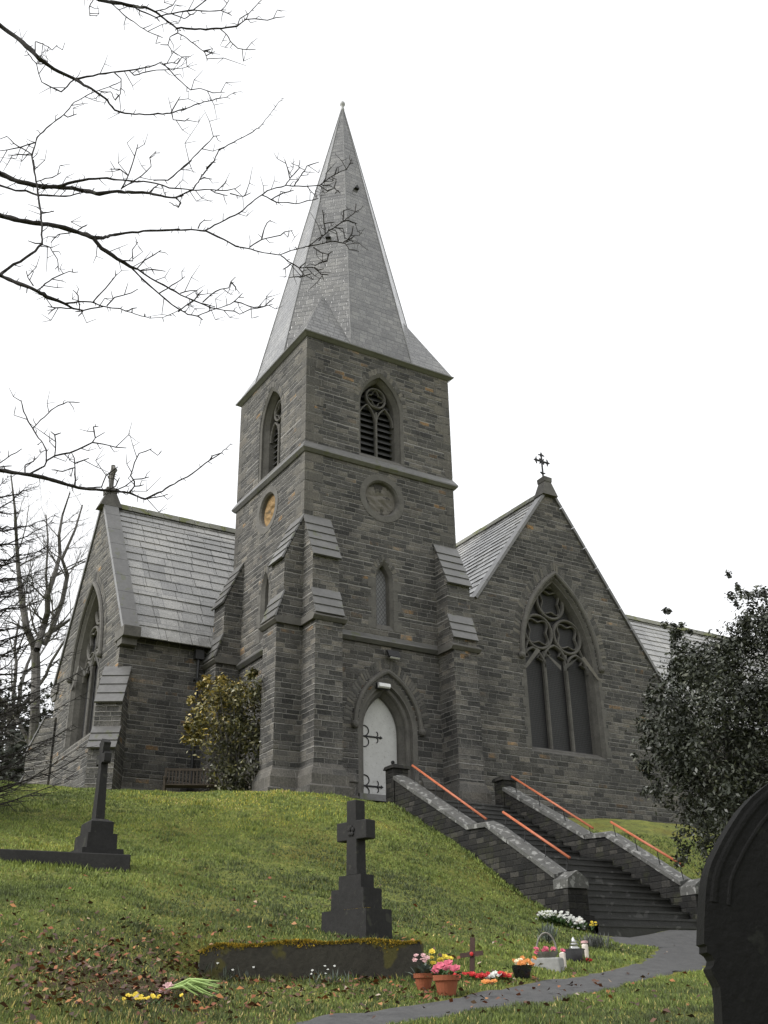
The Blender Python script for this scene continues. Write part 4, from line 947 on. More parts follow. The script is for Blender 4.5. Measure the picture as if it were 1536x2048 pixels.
FH = Frame(hp3(cx0, 0, 0), tuple(HRr), tuple(-HFr))
m = MB()
o2 = [(a-cx0, z) for a, z in outl]
n = len(o2)
panel(m, FH, o2, []); rings(m, FH, [(o2, 0), (o2, 0.13)], closed=True)
m.build('slab', M['slab_black'], HSN)
m = MB()
for ins, wd in ((0.035, 0.035), (0.095, 0.02)):
    cz = hl[13][1]; arcp = [(a-cx0, z) for a, z in hl[1:14]]
    pth = []
    for i, (a, z) in enumerate(arcp):
        t = Vector((arcp[min(i+1, len(arcp)-1)][0]-arcp[max(i-1, 0)][0], arcp[min(i+1, len(arcp)-1)][1]-arcp[max(i-1, 0)][1])).normalized()
        nn = Vector((-t.y, t.x)); nn = nn if nn.x > 0 else -nn
        pth.append((a+nn.x*ins, z+nn.y*ins))
    pth = [q for q in pth if q[0] < -0.03]; pth = [(0.0, pth[0][1]+0.02)]+pth
    sweep(m, FH, pth, wd, -0.005, 0.01); sweep(m, FH, [(-a, z) for a, z in pth], wd, -0.005, 0.01)
m.build('moulded_border', M['slab_black'], HSN)

# ---------------------------------------------------------------- flowers and tokens
def spot(px, py, d0=9, d1=24): return hit(px, py, d0, d1)
def blooms(mb, pts, r, petals=6):
    for p in pts:
        ax = Vector((random.uniform(-.4, .4), random.uniform(-.4, .4), 1))-Vector(tuple(HF))*0.8; ax.normalize(); u = ax.orthogonal().normalized(); v = ax.cross(u)
        for L, up, rr in ((0, 0.15, 1.0), (0.5, 0.45, 0.62)):
            for k in range(petals):
                a = 2*math.pi*(k+L)/petals; d = u*math.cos(a)+v*math.sin(a); e = u*math.cos(a+1.57)+v*math.sin(a+1.57); R_ = r*rr*random.uniform(.85, 1.15)
                mb.add([Vector(p), Vector(p)+d*R_*0.6+e*R_*0.42+ax*R_*up, Vector(p)+d*R_+ax*R_*(up*1.5), Vector(p)+d*R_*0.6-e*R_*0.42+ax*R_*up], [(0, 1, 2, 3)])
def leaves(mb, c, n, spread, ln, up=0.8, wd=0.3):
    for _ in range(n):
        a = random.uniform(0, 6.28); el = random.uniform(0.1, 1.0)*up; d = Vector((math.cos(a)*(1-el*.6), math.sin(a)*(1-el*.6), el)).normalized(); s = d.cross(Vector((0, 0, 1)))
        if s.length < 1e-3: s = Vector((1, 0, 0))
        s.normalize(); L = ln*random.uniform(.6, 1.2); p = Vector(c)+Vector((random.gauss(0, spread), random.gauss(0, spread), 0))
        mb.add([p, p+d*L*.5+s*L*wd*.5, p+d*L-Vector((0, 0, L*.15)), p+d*L*.5-s*L*wd*.5], [(0, 1, 2, 3)])
def pot(px, py, r, h, label, petal, nbl, rbl, hl_, lf, dry=False):
    g = spot(px, py); e = empty('flower_pot', g, label, 'flower pot', 'terracotta pots on the grave'); T = Matrix.Translation(g)
    m = MB(); m.lathe(T, [(r*.72, 0), (r*.95, h*.72), (r*1.1, h*.74), (r*1.13, h), (r*1.0, h), (r*.95, h*.9), (0.01, h*.88)], 18); m.build('pot', M['terracotta'], e, smooth=False)
    m = MB(); leaves(m, g+Vector((0, 0, h*.9)), lf, r*.4, hl_, 0.9); m.build('foliage', M['greygreen'] if dry else M['leafgreen'], e)
    m = MB(); blooms(m, [g+Vector((random.gauss(0, r*.42), random.gauss(0, r*.42), h+random.uniform(.3, 1.0)*hl_)) for _ in range(nbl)], rbl); m.build('blooms', M[petal], e)
pot(848, 1983, .105, .19, 'terracotta pot of faded pale pink flowers beside the kerb end', 'palepink', 7, .034, .20, 46, True)
pot(894, 1992, .135, .21, 'terracotta pot of bright pink flowers next to the path', 'pink', 9, .055, .12, 34)
def spray(px, py, label, cat, petal, n, sp, rb, hgt_, lf, grp=None, name='flower_spray', leafm='leafgreen', ln=.1):
    g = spot(px, py); e = empty(name, g, label, cat, grp)
    m = MB(); leaves(m, g, lf, sp*.7, ln, 0.8); m.build('leaves', M[leafm], e)
    m = MB(); bl = [g+Vector(tuple(HR))*random.gauss(0, sp)+Vector(tuple(HF))*random.gauss(0, sp*.5)+Vector((0, 0, hgt_*random.uniform(.55, 1.05))) for _ in range(n)]
    blooms(m, bl, rb); m.build('blooms', M[petal], e)
    if hgt_ > .12:
        m = MB()
        for b in bl: m.tube([g+(b-g)*.1, b], .004, 4)
        m.build('stems', M['leafgreen'], e)
spray(888, 1956, 'tall yellow daffodils behind the terracotta pots', 'flowers', 'yellow', 8, .09, .045, .30, 26, None, 'daffodils', 'leafgreen', .2)
spray(938, 1961, 'wide bright red flower spray at the foot of the wooden cross', 'flowers', 'red', 15, .12, .036, .07, 26)
spray(964, 1964, 'small deep red posy between the red spray and the white one', 'flowers', 'red', 8, .05, .036, .07, 14)
spray(982, 1964, 'small posy of white and red flowers in the middle of the row', 'flowers', 'white', 9, .055, .042, .09, 14)
spray(980, 1970, 'low red and orange posy in front of the white flowers', 'flowers', 'orange', 7, .05, .042, .04, 10)
spray(1001, 1961, 'red posy between the white flowers and the peach posy', 'flowers', 'red', 7, .04, .046, .08, 12)
spray(1015, 1960, 'small peach posy ending the red row, nearest the dark pot', 'flowers', 'orange', 5, .03, .042, .07, 10)
def tub(px, py):
    g = spot(px, py); e = empty('flower_pot', g, 'dark round pot packed with orange and cream flowers', 'flower pot'); T = Matrix.Translation(g)
    m = MB(); m.lathe(T, [(.09, 0), (.12, .10), (.125, .15), (.11, .15), (.02, .13)], 16); m.build('pot', M['blackgloss'], e)
    m = MB(); blooms(m, [g+Vector((random.gauss(0, .07), random.gauss(0, .07), random.uniform(.15, .23))) for _ in range(16)], .04); m.build('blooms', M['orange'], e)
    m = MB(); blooms(m, [g+Vector((random.gauss(0, .08), random.gauss(0, .08), random.uniform(.15, .21))) for _ in range(5)], .035); m.build('pale_blooms', M['cream'], e)
    m = MB(); leaves(m, g+Vector((0, 0, .1)), 26, .06, .1); m.build('foliage', M['leafgreen'], e)
tub(1045, 1957)
# wooden cross
g = spot(944, 1956); e = empty('wooden_cross', g, 'small dark wooden grave cross with a red poppy at its centre', 'wooden cross'); Mx = basis(g, R(18)); Mx = Mx @ Matrix.Rotation(R(4), 4, 'Y')
m = MB(); m.boxm(Mx @ Matrix.Translation((0, 0, -.1)), .058, .03, .56); m.build('upright', M['darkwood'], e)
m = MB(); m.boxm(Mx @ Matrix.Translation((0, -.022, .24)) @ Matrix.Rotation(R(-9), 4, 'Y'), .29, .02, .052); m.build('crossbar', M['darkwood'], e)
m = MB(); m.lathe(Mx @ Matrix.Translation((0.0, -.033, .27)) @ Matrix.Rotation(R(90), 4, 'X'), [(.022, 0), (.024, .006), (.008, .012)], 10); m.build('poppy', M['red'], e)
# basket on a stone block
g = spot(1096, 1938); e = None; Mx = basis(g, R(25)); m = MB(); m.frustum(Mx, (.42, .26), (.40, .25), -.08, .14); b = m.build('stone_block', M['greystone']); tag(b, 'rough grey stone block under the flower basket', 'stone'); bv = b.modifiers.new('bevel', 'BEVEL'); bv.width = .02; bv.segments = 2
gt = g+Vector((0, 0, .14)); e = empty('flower_basket', gt, 'wicker basket with a hooped handle and pink flowers on the stone block', 'basket'); T = Matrix.Translation(gt)
m = MB(); m.lathe(T, [(.11, 0), (.15, .05), (.165, .075), (.15, .075), (.03, .05)], 16); m.build('bowl', M['wicker'], e)
m = MB(); m.tube([gt+Vector(tuple(HR))*(.14*math.cos(a))+Vector((0, 0, .06+.26*math.sin(a))) for a in np.linspace(0, math.pi, 15)], .013, 6); m.build('handle', M['wicker'], e)
m = MB(); blooms(m, [gt+Vector(tuple(HR))*random.gauss(0, .08)+Vector((0, 0, random.uniform(.07, .12)))-Vector(tuple(HF))*.04 for _ in range(9)], .045); m.build('blooms', M['pink'], e)
m = MB(); leaves(m, gt+Vector((0, 0, .05)), 24, .06, .1); m.build('foliage', M['leafgreen'], e)
g = spot(1127, 1936); e = empty('marker_stone', g, 'small upright white marker stone beside the basket', 'marker stone'); Mx = basis(g, R(30)); m = MB(); m.frustum(Mx, (.075, .06), (.07, .055), -.05, .19); m.frustum(Mx, (.07, .055), (.03, .03), .19, .205); m.build('stone', M['candle'], e)
# memorial lantern
g = spot(1150, 1922); e = empty('memorial_lantern', g, 'black box memorial with a silver domed lantern on top', 'lantern'); Mx = basis(g, R(20))
m = MB(); m.frustum(Mx, (.27, .2), (.27, .2), -.05, .15); m.frustum(Mx, (.29, .22), (.29, .22), .15, .165); m.build('box', M['blackgloss'], e)
m = MB(); T = Mx @ Matrix.Translation((0, 0, .165)); m.lathe(T, [(.085, 0), (.085, .02), (.065, .03), (.07, .06), (.05, .075), (.052, .10), (.03, .115), (.015, .15), (.005, .165)], 14); m.build('lantern_top', M['chrome'], e)
g = spot(1172, 1918); e = empty('candle_jar', g, 'pale glass candle jar beside the black lantern', 'candle'); m = MB(); m.lathe(Matrix.Translation(g), [(.045, 0), (.05, .02), (.05, .19), (.035, .22), (.03, .24), (.005, .245)], 14); m.build('jar', M['candle'], e); 
m = MB(); m.lathe(Matrix.Translation(g+Vector((0, 0, .225))), [(.054, 0), (.054, .03), (.02, .036)], 14); m.build('lid', M['palepink'], e)
# plants and wreaths farther up
g = spot(1098, 1890); e = empty('conifer_sprig', g, 'small dark upright conifer behind the basket', 'plant'); m = MB()
for _ in range(110): leaves(m, g+Vector((random.gauss(0, .06), random.gauss(0, .06), random.uniform(0, .2))), 1, .02, .22, 1.6, .12)
m.build('foliage', M['greygreen'], e); m = MB(); m.tube([g+Vector((0, 0, -.05)), g+Vector((0, 0, .32))], [.012, .004], 5); m.build('stem', M['bark_dark'], e)
g = spot(1190, 1898); e = empty('lavender', g, 'grey feathery lavender bush beside the candle jar', 'plant'); m = MB()
for _ in range(190): leaves(m, g+Vector(tuple(HR))*random.gauss(0, .12)+Vector((0, 0, random.uniform(0, .04))), 1, .03, .26, 1.8, .07)
M['lavender'] = flat('grey lavender', (0.13, 0.135, 0.13)); m.build('foliage', M['lavender'], e)
a = spot(1085, 1843, 14, 24); b = spot(1165, 1864, 14, 24); e = empty('wreath', (a+b)/2, 'long wreath of white flowers at the foot of the steps parapet', 'wreath'); m = MB(); lf = MB()
for _ in range(150):
    t = random.random(); p = a.lerp(b, t); q = p+Vector((random.gauss(0, .07), random.gauss(0, .07), random.uniform(.03, .2)+.06*math.sin(t*3))); blooms(m, [q], .030, 5)
    leaves(lf, p+Vector((0, 0, .05)), 2, .08, .16)
m.build('blooms', M['white'], e); lf.build('leaves', M['leafgreen'], e)
g = spot(1161, 1860, 14, 24); e = empty('lantern', g, 'small black lantern with a white top at the end of the white wreath', 'lantern'); T = Matrix.Translation(g); m = MB(); m.lathe(T, [(.1, 0), (.1, .1), (.08, .12)], 12); m.build('body', M['blackgloss'], e); m = MB(); m.lathe(T @ Matrix.Translation((0, 0, .12)), [(.07, 0), (.085, .03), (.05, .09), (.01, .11)], 12); m.build('top', M['candle'], e)
spray(1184, 1862, 'little pot of yellow and red flowers beside the bottom step', 'flowers', 'yellow', 6, .05, .035, .17, 14)
spray(1176, 1925, 'single red flower lying by the candle jar', 'flowers', 'red', 3, .03, .035, .04, 5)
# bouquet on the grass
g = spot(375, 2000, 8, 16); e = empty('bouquet', g, 'bouquet with long bright green stalks and pink heads lying on the grass', 'bouquet'); m = MB(); hr = Vector(tuple(HR)); hf = Vector(tuple(HF))
for k in range(40):
    a = g+hr*random.uniform(-.22, -.1)+hf*random.uniform(-.03, .06)+Vector((0, 0, .10)); b = g+hr*random.uniform(.10, .30)+hf*random.uniform(-.09, .12)+Vector((0, 0, random.uniform(.02, .17)))
    m.tube([a, (a+b)/2+Vector((0, 0, .05)), b], [.006, .013, .004], 5)
m.build('stalks', M['brightgreen'], e)
m = MB(); blooms(m, [g+hr*random.uniform(-.28, -.17)+hf*random.uniform(-.05, .1)+Vector((0, 0, random.uniform(.04, .13))) for _ in range(8)], .042); m.build('blooms', M['palepink'], e)
g = spot(290, 2012, 8, 16); e = empty('daffodils', g, 'low straggling yellow flowers in the grass beside the bouquet', 'flowers'); m = MB(); blooms(m, [g+hr*random.gauss(0, .13)+hf*random.gauss(0, .22)+Vector((0, 0, random.uniform(.03, .1))) for _ in range(17)], .024); m.build('blooms', M['yellow'], e)
m = MB(); leaves(m, g, 40, .14, .09); m.build('leaves', M['leafgreen'], e)
for px, py, lb, n in ((470, 1962, 'thickest clump of white snowdrops, at the tapering end of the kerb', 9), (655, 1968, 'sparse white snowdrops against the middle of the kerb', 6), (425, 1950, 'leafy grey green clump at the kerb corner', 4)):
    g = spot(px, py, 8, 16); e = empty('snowdrops', g, lb, 'flowers', 'snowdrop clumps by the kerb'); m = MB()
    for _ in range(70): leaves(m, g+hr*random.gauss(0, .11)+hf*random.gauss(0, .06), 1, .02, .19, 1.6, .08)
    m.build('leaves', M['greygreen'], e)
    m = MB(); blooms(m, [g+hr*random.gauss(0, .12)+hf*random.gauss(0, .06)+Vector((0, 0, random.uniform(.1, .2))) for _ in range(n)], .018, 4); m.build('blooms', M['white'], e)
# bench by the nave wall
g = Vector((-1.45, 3.9, hz(-1.45, 3.9))); BN = empty('park_bench', g, 'slatted wooden bench in front of the nave wall', 'bench')
Mb = Matrix.Translation(g) @ Matrix.Rotation(R(-24), 4, 'Z')
def bx(mb, x0, x1, y0, y1, z0, z1): mb.add([Mb @ Vector(q) for q in ((x0,y0,z0),(x1,y0,z0),(x1,y1,z0),(x0,y1,z0),(x0,y0,z1),(x1,y0,z1),(x1,y1,z1),(x0,y1,z1))], [(3,2,1,0),(4,5,6,7),(0,1,5,4),(1,2,6,5),(2,3,7,6),(3,0,4,7)])
for x in (-0.84, 0.78):
    for y_ in (-0.26, 0.22):
        m = MB(); bx(m, x, x+.06, y_, y_+.06, -.1, .62 if y_ < 0 else .98); m.build('leg', M['wood'], BN)
    m = MB(); bx(m, x-.01, x+.07, -.28, .25, .62, .66); m.build('armrest', M['wood'], BN)
m = MB()
for k in range(5): bx(m, -.84, .84, -.24+k*.095, -.165+k*.095, .42, .445)
m.build('seat', M['wood'], BN)
m = MB(); bx(m, -.84, .84, .225, .27, .92, .99); bx(m, -.84, .84, .225, .27, .50, .55)
for k in range(15): x = -.74+k*.1; bx(m, x, x+.045, .235, .26, .55, .92)
m.build('backrest', M['wood'], BN)
# ---------------------------------------------------------------- leafy plants
def foliage(name, C, rad, per, size, mat, parent, tint=None, flat_=1.0):
    n = len(C)*per; c = np.repeat(np.array(C), per, 0); r = np.repeat(np.array(rad), per)
    d = rng.normal(0, 1, (n, 3)); rl = np.linalg.norm(d, axis=1); d /= rl[:, None]; rr = r*np.minimum(rl*0.52, 1.5)
    P = c+d*rr[:, None]*np.array([1, 1, flat_])
    nrm = d*0.7+rng.normal(0, .55, (n, 3))+np.array([0, 0, .5]); nrm /= np.linalg.norm(nrm, axis=1)[:, None]
    t = rng.normal(0, 1, (n, 3)); t -= nrm*(t*nrm).sum(1)[:, None]; t /= np.linalg.norm(t, axis=1)[:, None]; b = np.cross(nrm, t)
    s = size*rng.uniform(.6, 1.35, n)[:, None]
    V = np.stack([P-t*s, P+b*s*.45+nrm*s*.1, P+t*s-nrm*s*.15, P-b*s*.45+nrm*s*.1], 1).reshape(-1, 3)
    F = np.arange(n*4).reshape(n, 4)
    ct_ = np.repeat(rng.random(len(C)), per)
    col = np.clip(0.45*ct_+0.65*rng.random(n)**1.5, 0, 1) if tint is None else np.clip(tint(P, ct_), 0, 1)
    return np_mesh(name, V, F, mat, parent, colors=col)
def inpoly(x, y, poly):
    c = False; j = len(poly)-1
    for i in range(len(poly)):
        if (poly[i][1] > y) != (poly[j][1] > y) and x < (poly[j][0]-poly[i][0])*(y-poly[i][1])/(poly[j][1]-poly[i][1])+poly[i][0]: c = not c
        j = i
    return c
def clumps(poly, n, D, dD, r0, r1):
    xs = [p[0] for p in poly]; ys = [p[1] for p in poly]; C = []; Rd = []
    while len(C) < n:
        x, y = rng.uniform(min(xs), max(xs)), rng.uniform(min(ys), max(ys))
        if inpoly(x, y, poly): C.append(at(x, y, D+rng.uniform(-dD, dD))); Rd.append(rng.uniform(r0, r1))
    return C, Rd
# evergreen at the right
DT = 20.5; gb = Vector(at(1500, 1735, DT)); gb.z = hz(gb.x, gb.y)
HT = empty('evergreen_tree', gb, 'dark bushy evergreen tree with glossy leaves in front of the traceried gable', 'tree')
poly = [(1325,1350),(1300,1385),(1290,1440),(1282,1520),(1310,1585),(1342,1640),(1360,1678),(1420,1672),(1470,1690),(1700,1660),(1760,1450),(1700,1250),(1600,1150),(1530,1215),(1500,1290),(1440,1310),(1380,1300)]
poly = [(x+24, y) for x, y in poly]; C, Rd = clumps(poly, 290, DT, 1.5, .28, .5)
C2, R2 = [], []
for x, y, r in ((1335,1232,.10),(1338,1262,.14),(1345,1295,.2),(1340,1330,.25),(1458,1165,.14),(1470,1195,.2),(1478,1235,.26),(1470,1275,.3),(1380,1320,.3),(1400,1330,.3),(1420,1315,.32),(1440,1300,.34),(1360,1335,.28),(1450,1280,.3),(1500,1260,.4),(1520,1240,.4),(1510,1185,.18),(1530,1200,.24),(1275,1445,.16),(1272,1520,.14),(1290,1490,.2),(1350,1695,.2),(1390,1690,.22),(1300,1400,.16),(1376,1325,.2),(1425,1310,.2),(1286,1555,.16)):
    if r > .24: C.append(at(x+16, y+8, DT)); Rd.append(r)
    for k in range(7): C2.append(at(x+16+rng.normal(0, 11), y+rng.normal(0, 20)+10, DT+rng.uniform(-.5, .3))); R2.append(r*.55)
ztop = max(c[2] for c in C)
foliage('crown', C, Rd, 210, .048, M['holly'], HT); foliage('shoots', C2, R2, 34, .046, M['holly'], HT)
m = MB(); m.tube([gb+Vector((0, 0, -.4)), gb+Vector((.05, 0, 1.2)), gb+Vector((-.05, .1, 3.2)), gb+Vector((0, 0, 5.0))], [.17, .14, .09, .03], 8)
for c in [q for q in C if q[2] < gb.z+4.2][::4]:
    c = Vector(c); s0 = gb+Vector((0, 0, max(.6, (c.z-gb.z)*.6))); m.tube([s0, s0.lerp(c, .55)+Vector((0, 0, .1)), c], [.04, .022, .008], 5)
m.build('trunk', M['bark'], HT)
# variegated bush by the tower
DB = 29.3; gb = Vector(at(470, 1590, DB)); gb.z = hz(gb.x, gb.y)
BU = empty('variegated_shrub', gb, 'yellow and green variegated shrub growing against the tower buttress', 'shrub')
poly = [(425,1370),(470,1362),(505,1365),(525,1375),(524,1580),(470,1592),(432,1585),(420,1540),(405,1490),(392,1470),(396,1430),(410,1400)]
C, Rd = clumps(poly, 66, DB, 1.0, .22, .38)
for x, y, r in ((415,1360,.12),(402,1370,.1),(445,1360,.14),(382,1400,.1),(372,1478,.1),(385,1476,.14),(392,1478,.16),(500,1352,.14),(508,1345,.12),(376,1450,.1),(380,1460,.1)):
    C.append(at(x, y, DB-.3)); Rd.append(r)
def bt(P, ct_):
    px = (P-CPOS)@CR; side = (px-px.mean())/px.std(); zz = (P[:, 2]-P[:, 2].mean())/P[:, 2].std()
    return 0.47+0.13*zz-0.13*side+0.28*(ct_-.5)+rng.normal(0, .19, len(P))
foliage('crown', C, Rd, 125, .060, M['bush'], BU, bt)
m = MB()
for c in C[::3]:
    c = Vector(c); m.tube([gb+Vector((random.uniform(-.2, .2), random.uniform(-.2, .2), -.2)), gb.lerp(c, .5)+Vector((0, 0, .15)), c], [.03, .018, .006], 5)
m.build('trunk', M['bark'], BU)

# ---------------------------------------------------------------- bare trees
def grow(mb, tw, p, d, L, r, lev, up=0.12, spread=0.6, thr=0.012):
    """a limb that forks into finer limbs; thick ones go to mb, twigs to tw"""
    n = max(3, int(L/0.35)); pts = [Vector(p)]; dd = Vector(d).normalized(); rr = [r]
    for i in range(n):
        dd = (dd+Vector((random.gauss(0, .13), random.gauss(0, .13), random.gauss(0, .1)+up*.35))).normalized(); pts.append(pts[-1]+dd*L/n); rr.append(max(.0025, r*(1-.6*(i+1)/n)))
    (mb if r > thr else tw).tube(pts, rr, 6 if r > .05 else (4 if r > thr else 3), cap=False)
    if lev <= 0: return
    nb = random.randint(3, 5) if lev > 1 else random.randint(3, 6)
    for k in range(nb):
        t = random.uniform(.3, 1.0) if k else 1.0; i = min(n, max(1, int(t*n))); q = pts[i]; e = (pts[i]-pts[i-1]).normalized()
        s = e.orthogonal().normalized(); s.rotate(Matrix.Rotation(random.uniform(0, 6.28), 3, e)); nd = (e*random.uniform(.55, 1.0)+s*spread*random.uniform(.6, 1.3)+Vector((0, 0, up))).normalized()
        grow(mb, tw, q, nd, L*random.uniform(.45, .72), max(.003, rr[i]*random.uniform(.5, .72)), lev-1, up, spread, thr)
def traced(mb, pts, D, tw, dens, L0, lev=2):
    """limb through survey points (x, y, width in pixels) at distance D, with side branches"""
    P = []; Rr = []
    for i, q in enumerate(pts):
        dz = D+0.5*math.sin(i*1.3+q[0]); P.append(Vector(at(q[0], q[1], dz))); Rr.append(q[2]*D/CF/2)
    mb.tube(P, Rr, 8 if Rr[0] > .06 else 5, cap=False)
    for i in range(1, len(P)):
        for _ in range(dens):
            t = random.random(); q = P[i-1].lerp(P[i], t); e = (P[i]-P[i-1]).normalized(); s = e.orthogonal().normalized(); s.rotate(Matrix.Rotation(random.uniform(0, 6.28), 3, e))
            grow(mb, tw, q, (e*.6+s*.9+Vector((0, 0, .25))), L0*random.uniform(.5, 1.1), max(.01, Rr[i]*.4), lev, .15, .6, .02)
DB1 = 42.0
gb = Vector(at(63, 1600, DB1)); T1 = empty('bare_tree', (gb.x, gb.y, gb.z), 'large bare winter tree forking behind the nave gable', 'tree', 'bare trees beyond the church')
m = MB(); tw_ = MB()
traced(m, [(62,1620,24),(63,1588,21),(66,1500,20),(70,1420,19),(72,1340,19),(71,1300,18)], DB1, tw_, 0, 3)
for lst, dn in (([(71,1300,15),(52,1255,14),(43,1200,12),(36,1130,10),(33,1080,8),(30,1020,6),(22,950,3)], 2),
            ([(74,1300,14),(88,1250,13),(95,1225,13),(95,1190,12),(112,1140,10),(120,1110,8),(118,1070,7),(125,1030,5),(140,985,3)], 2),
            ([(88,1290,12),(105,1255,11),(125,1200,10),(135,1150,9),(124,1118,7),(150,1060,5),(165,1010,3)], 2),
            ([(95,1270,8),(125,1250,7),(145,1235,5),(185,1195,3)], 2), ([(95,1190,6),(92,1150,5),(96,1080,4),(92,1030,3)], 2), ([(66,1500,9),(40,1450,7),(10,1400,5)], 2)):
    traced(m, lst, DB1, tw_, dn, 2.0)
m.build('trunk', M['bark'], T1); tw_.build('crown', M['bark'], T1, uv=False)
def bare_tree(px, py, D, h, r, label, lev=4, lean=0.0, nm='bare_tree', grp='bare trees beyond the church', sp=.6):
    g = Vector(at(px, py, D)); g.z = min(g.z, hz(g.x, g.y)+.3); e = empty(nm, g, label, 'tree', grp); m = MB(); tw_ = MB()
    pts = [g+Vector((0, 0, -.5)), g+Vector((lean*.3, 0, h*.18)), g+Vector((lean, .2, h*.36))]; m.tube(pts, [r*1.2, r, r*.85], 9)
    for k in range(4):
        a = k*1.6+random.random(); grow(m, tw_, pts[-1]-Vector((0, 0, random.uniform(0, h*.08))), Vector((math.cos(a)*.55, math.sin(a)*.55, 1)), h*.33, r*.6, lev, .2, sp, .025)
    m.build('trunk', M['bark'], e); tw_.build('crown', M['bark'], e, uv=False)
bare_tree(6, 1600, 46, 16.0, .18, 'slender bare tree with dense upswept twigs, beside the large forked tree', 4)
bare_tree(125, 1600, 60, 13.0, .18, 'farther bare tree low behind the forked tree', 4)
# low evergreen growth closing the view under the trees
for px, py, D, wpx, hpx, lb in ((20, 1600, 46, 130, 230, 'dark evergreen thicket low under the bare trees'), (105, 1600, 58, 90, 210, 'paler evergreen bush beyond the nave gable')):
    g = Vector(at(px, py, D)); e = empty('evergreen_bush', g, lb, 'bush'); C = []; Rd = []
    for _ in range(80):
        x = px+rng.normal(0, wpx*.35); y = py-abs(rng.normal(0, hpx*.42)); C.append(at(x, y, D+rng.uniform(-2, 2))); Rd.append(rng.uniform(.5, 1.1))
    foliage('crown', C, Rd, 60, .16, M['evergreen'], e); m = MB(); m.tube([g+Vector((0, 0, -1)), g+Vector((0, 0, 1.5))], [.12, .05], 6); m.build('trunk', M['bark'], e)
# dark conifer with drooping spiky boughs at the left edge
DL = 21.0; gl = Vector(at(-150, 1700, DL)); gl.z = hz(gl.x, gl.y)
LA = empty('conifer', gl, 'dark conifer with long thin spiky boughs reaching over the bank towards the nave', 'tree'); m = MB(); tw_ = MB()
Hh = 7.2; m.tube([gl+Vector((0, 0, -.4)), gl+Vector((0, 0, Hh*.5)), gl+Vector((.1, 0, Hh))], [.2, .13, .03], 9)
hr = Vector(tuple(HR)); hf = Vector(tuple(HF))
NB_ = 0
for k in range(150):
    z = .1+(Hh-.4)*(k/150)**1.35; a = k*2.4+random.gauss(0, .2); L = (2.5*(1-z/Hh)**.4+.3)*random.uniform(.75, 1.1)
    d = Vector((math.cos(a), math.sin(a), 0)); pts = [gl+Vector((0, 0, z))]; n = 9; rr = [.026]
    for i in range(1, n+1):
        t = i/n; pts.append(gl+Vector((0, 0, z))+d*L*t+Vector((0, 0, L*(-.10*t+.42*t*t)))+Vector((random.gauss(0, .02), random.gauss(0, .02), random.gauss(0, .02)))); rr.append(.026*(1-t)+.004)
    m.tube(pts, rr, 5, cap=False)
    s = d.cross(Vector((0, 0, 1)))
    for i in range(2, n+1):
        for sg in (-1, 1):
            for _ in range(2):
                q = pts[i]+(pts[i-1]-pts[i])*random.random(); l = L*random.uniform(.12, .3)*(1.15-i/n*.6); e_ = (d*.7+s*sg*random.uniform(.4, .9)+Vector((0, 0, random.uniform(-.3, .35)))).normalized()
                tw_.tube([q, q+e_*l*.5+Vector((0, 0, -.01)), q+e_*l+Vector((0, 0, .03))], [.009, .007, .003], 3, cap=False)
m.build('trunk', M['bark_dark'], LA); tw_.build('boughs', M['bark_dark'], LA, uv=False)
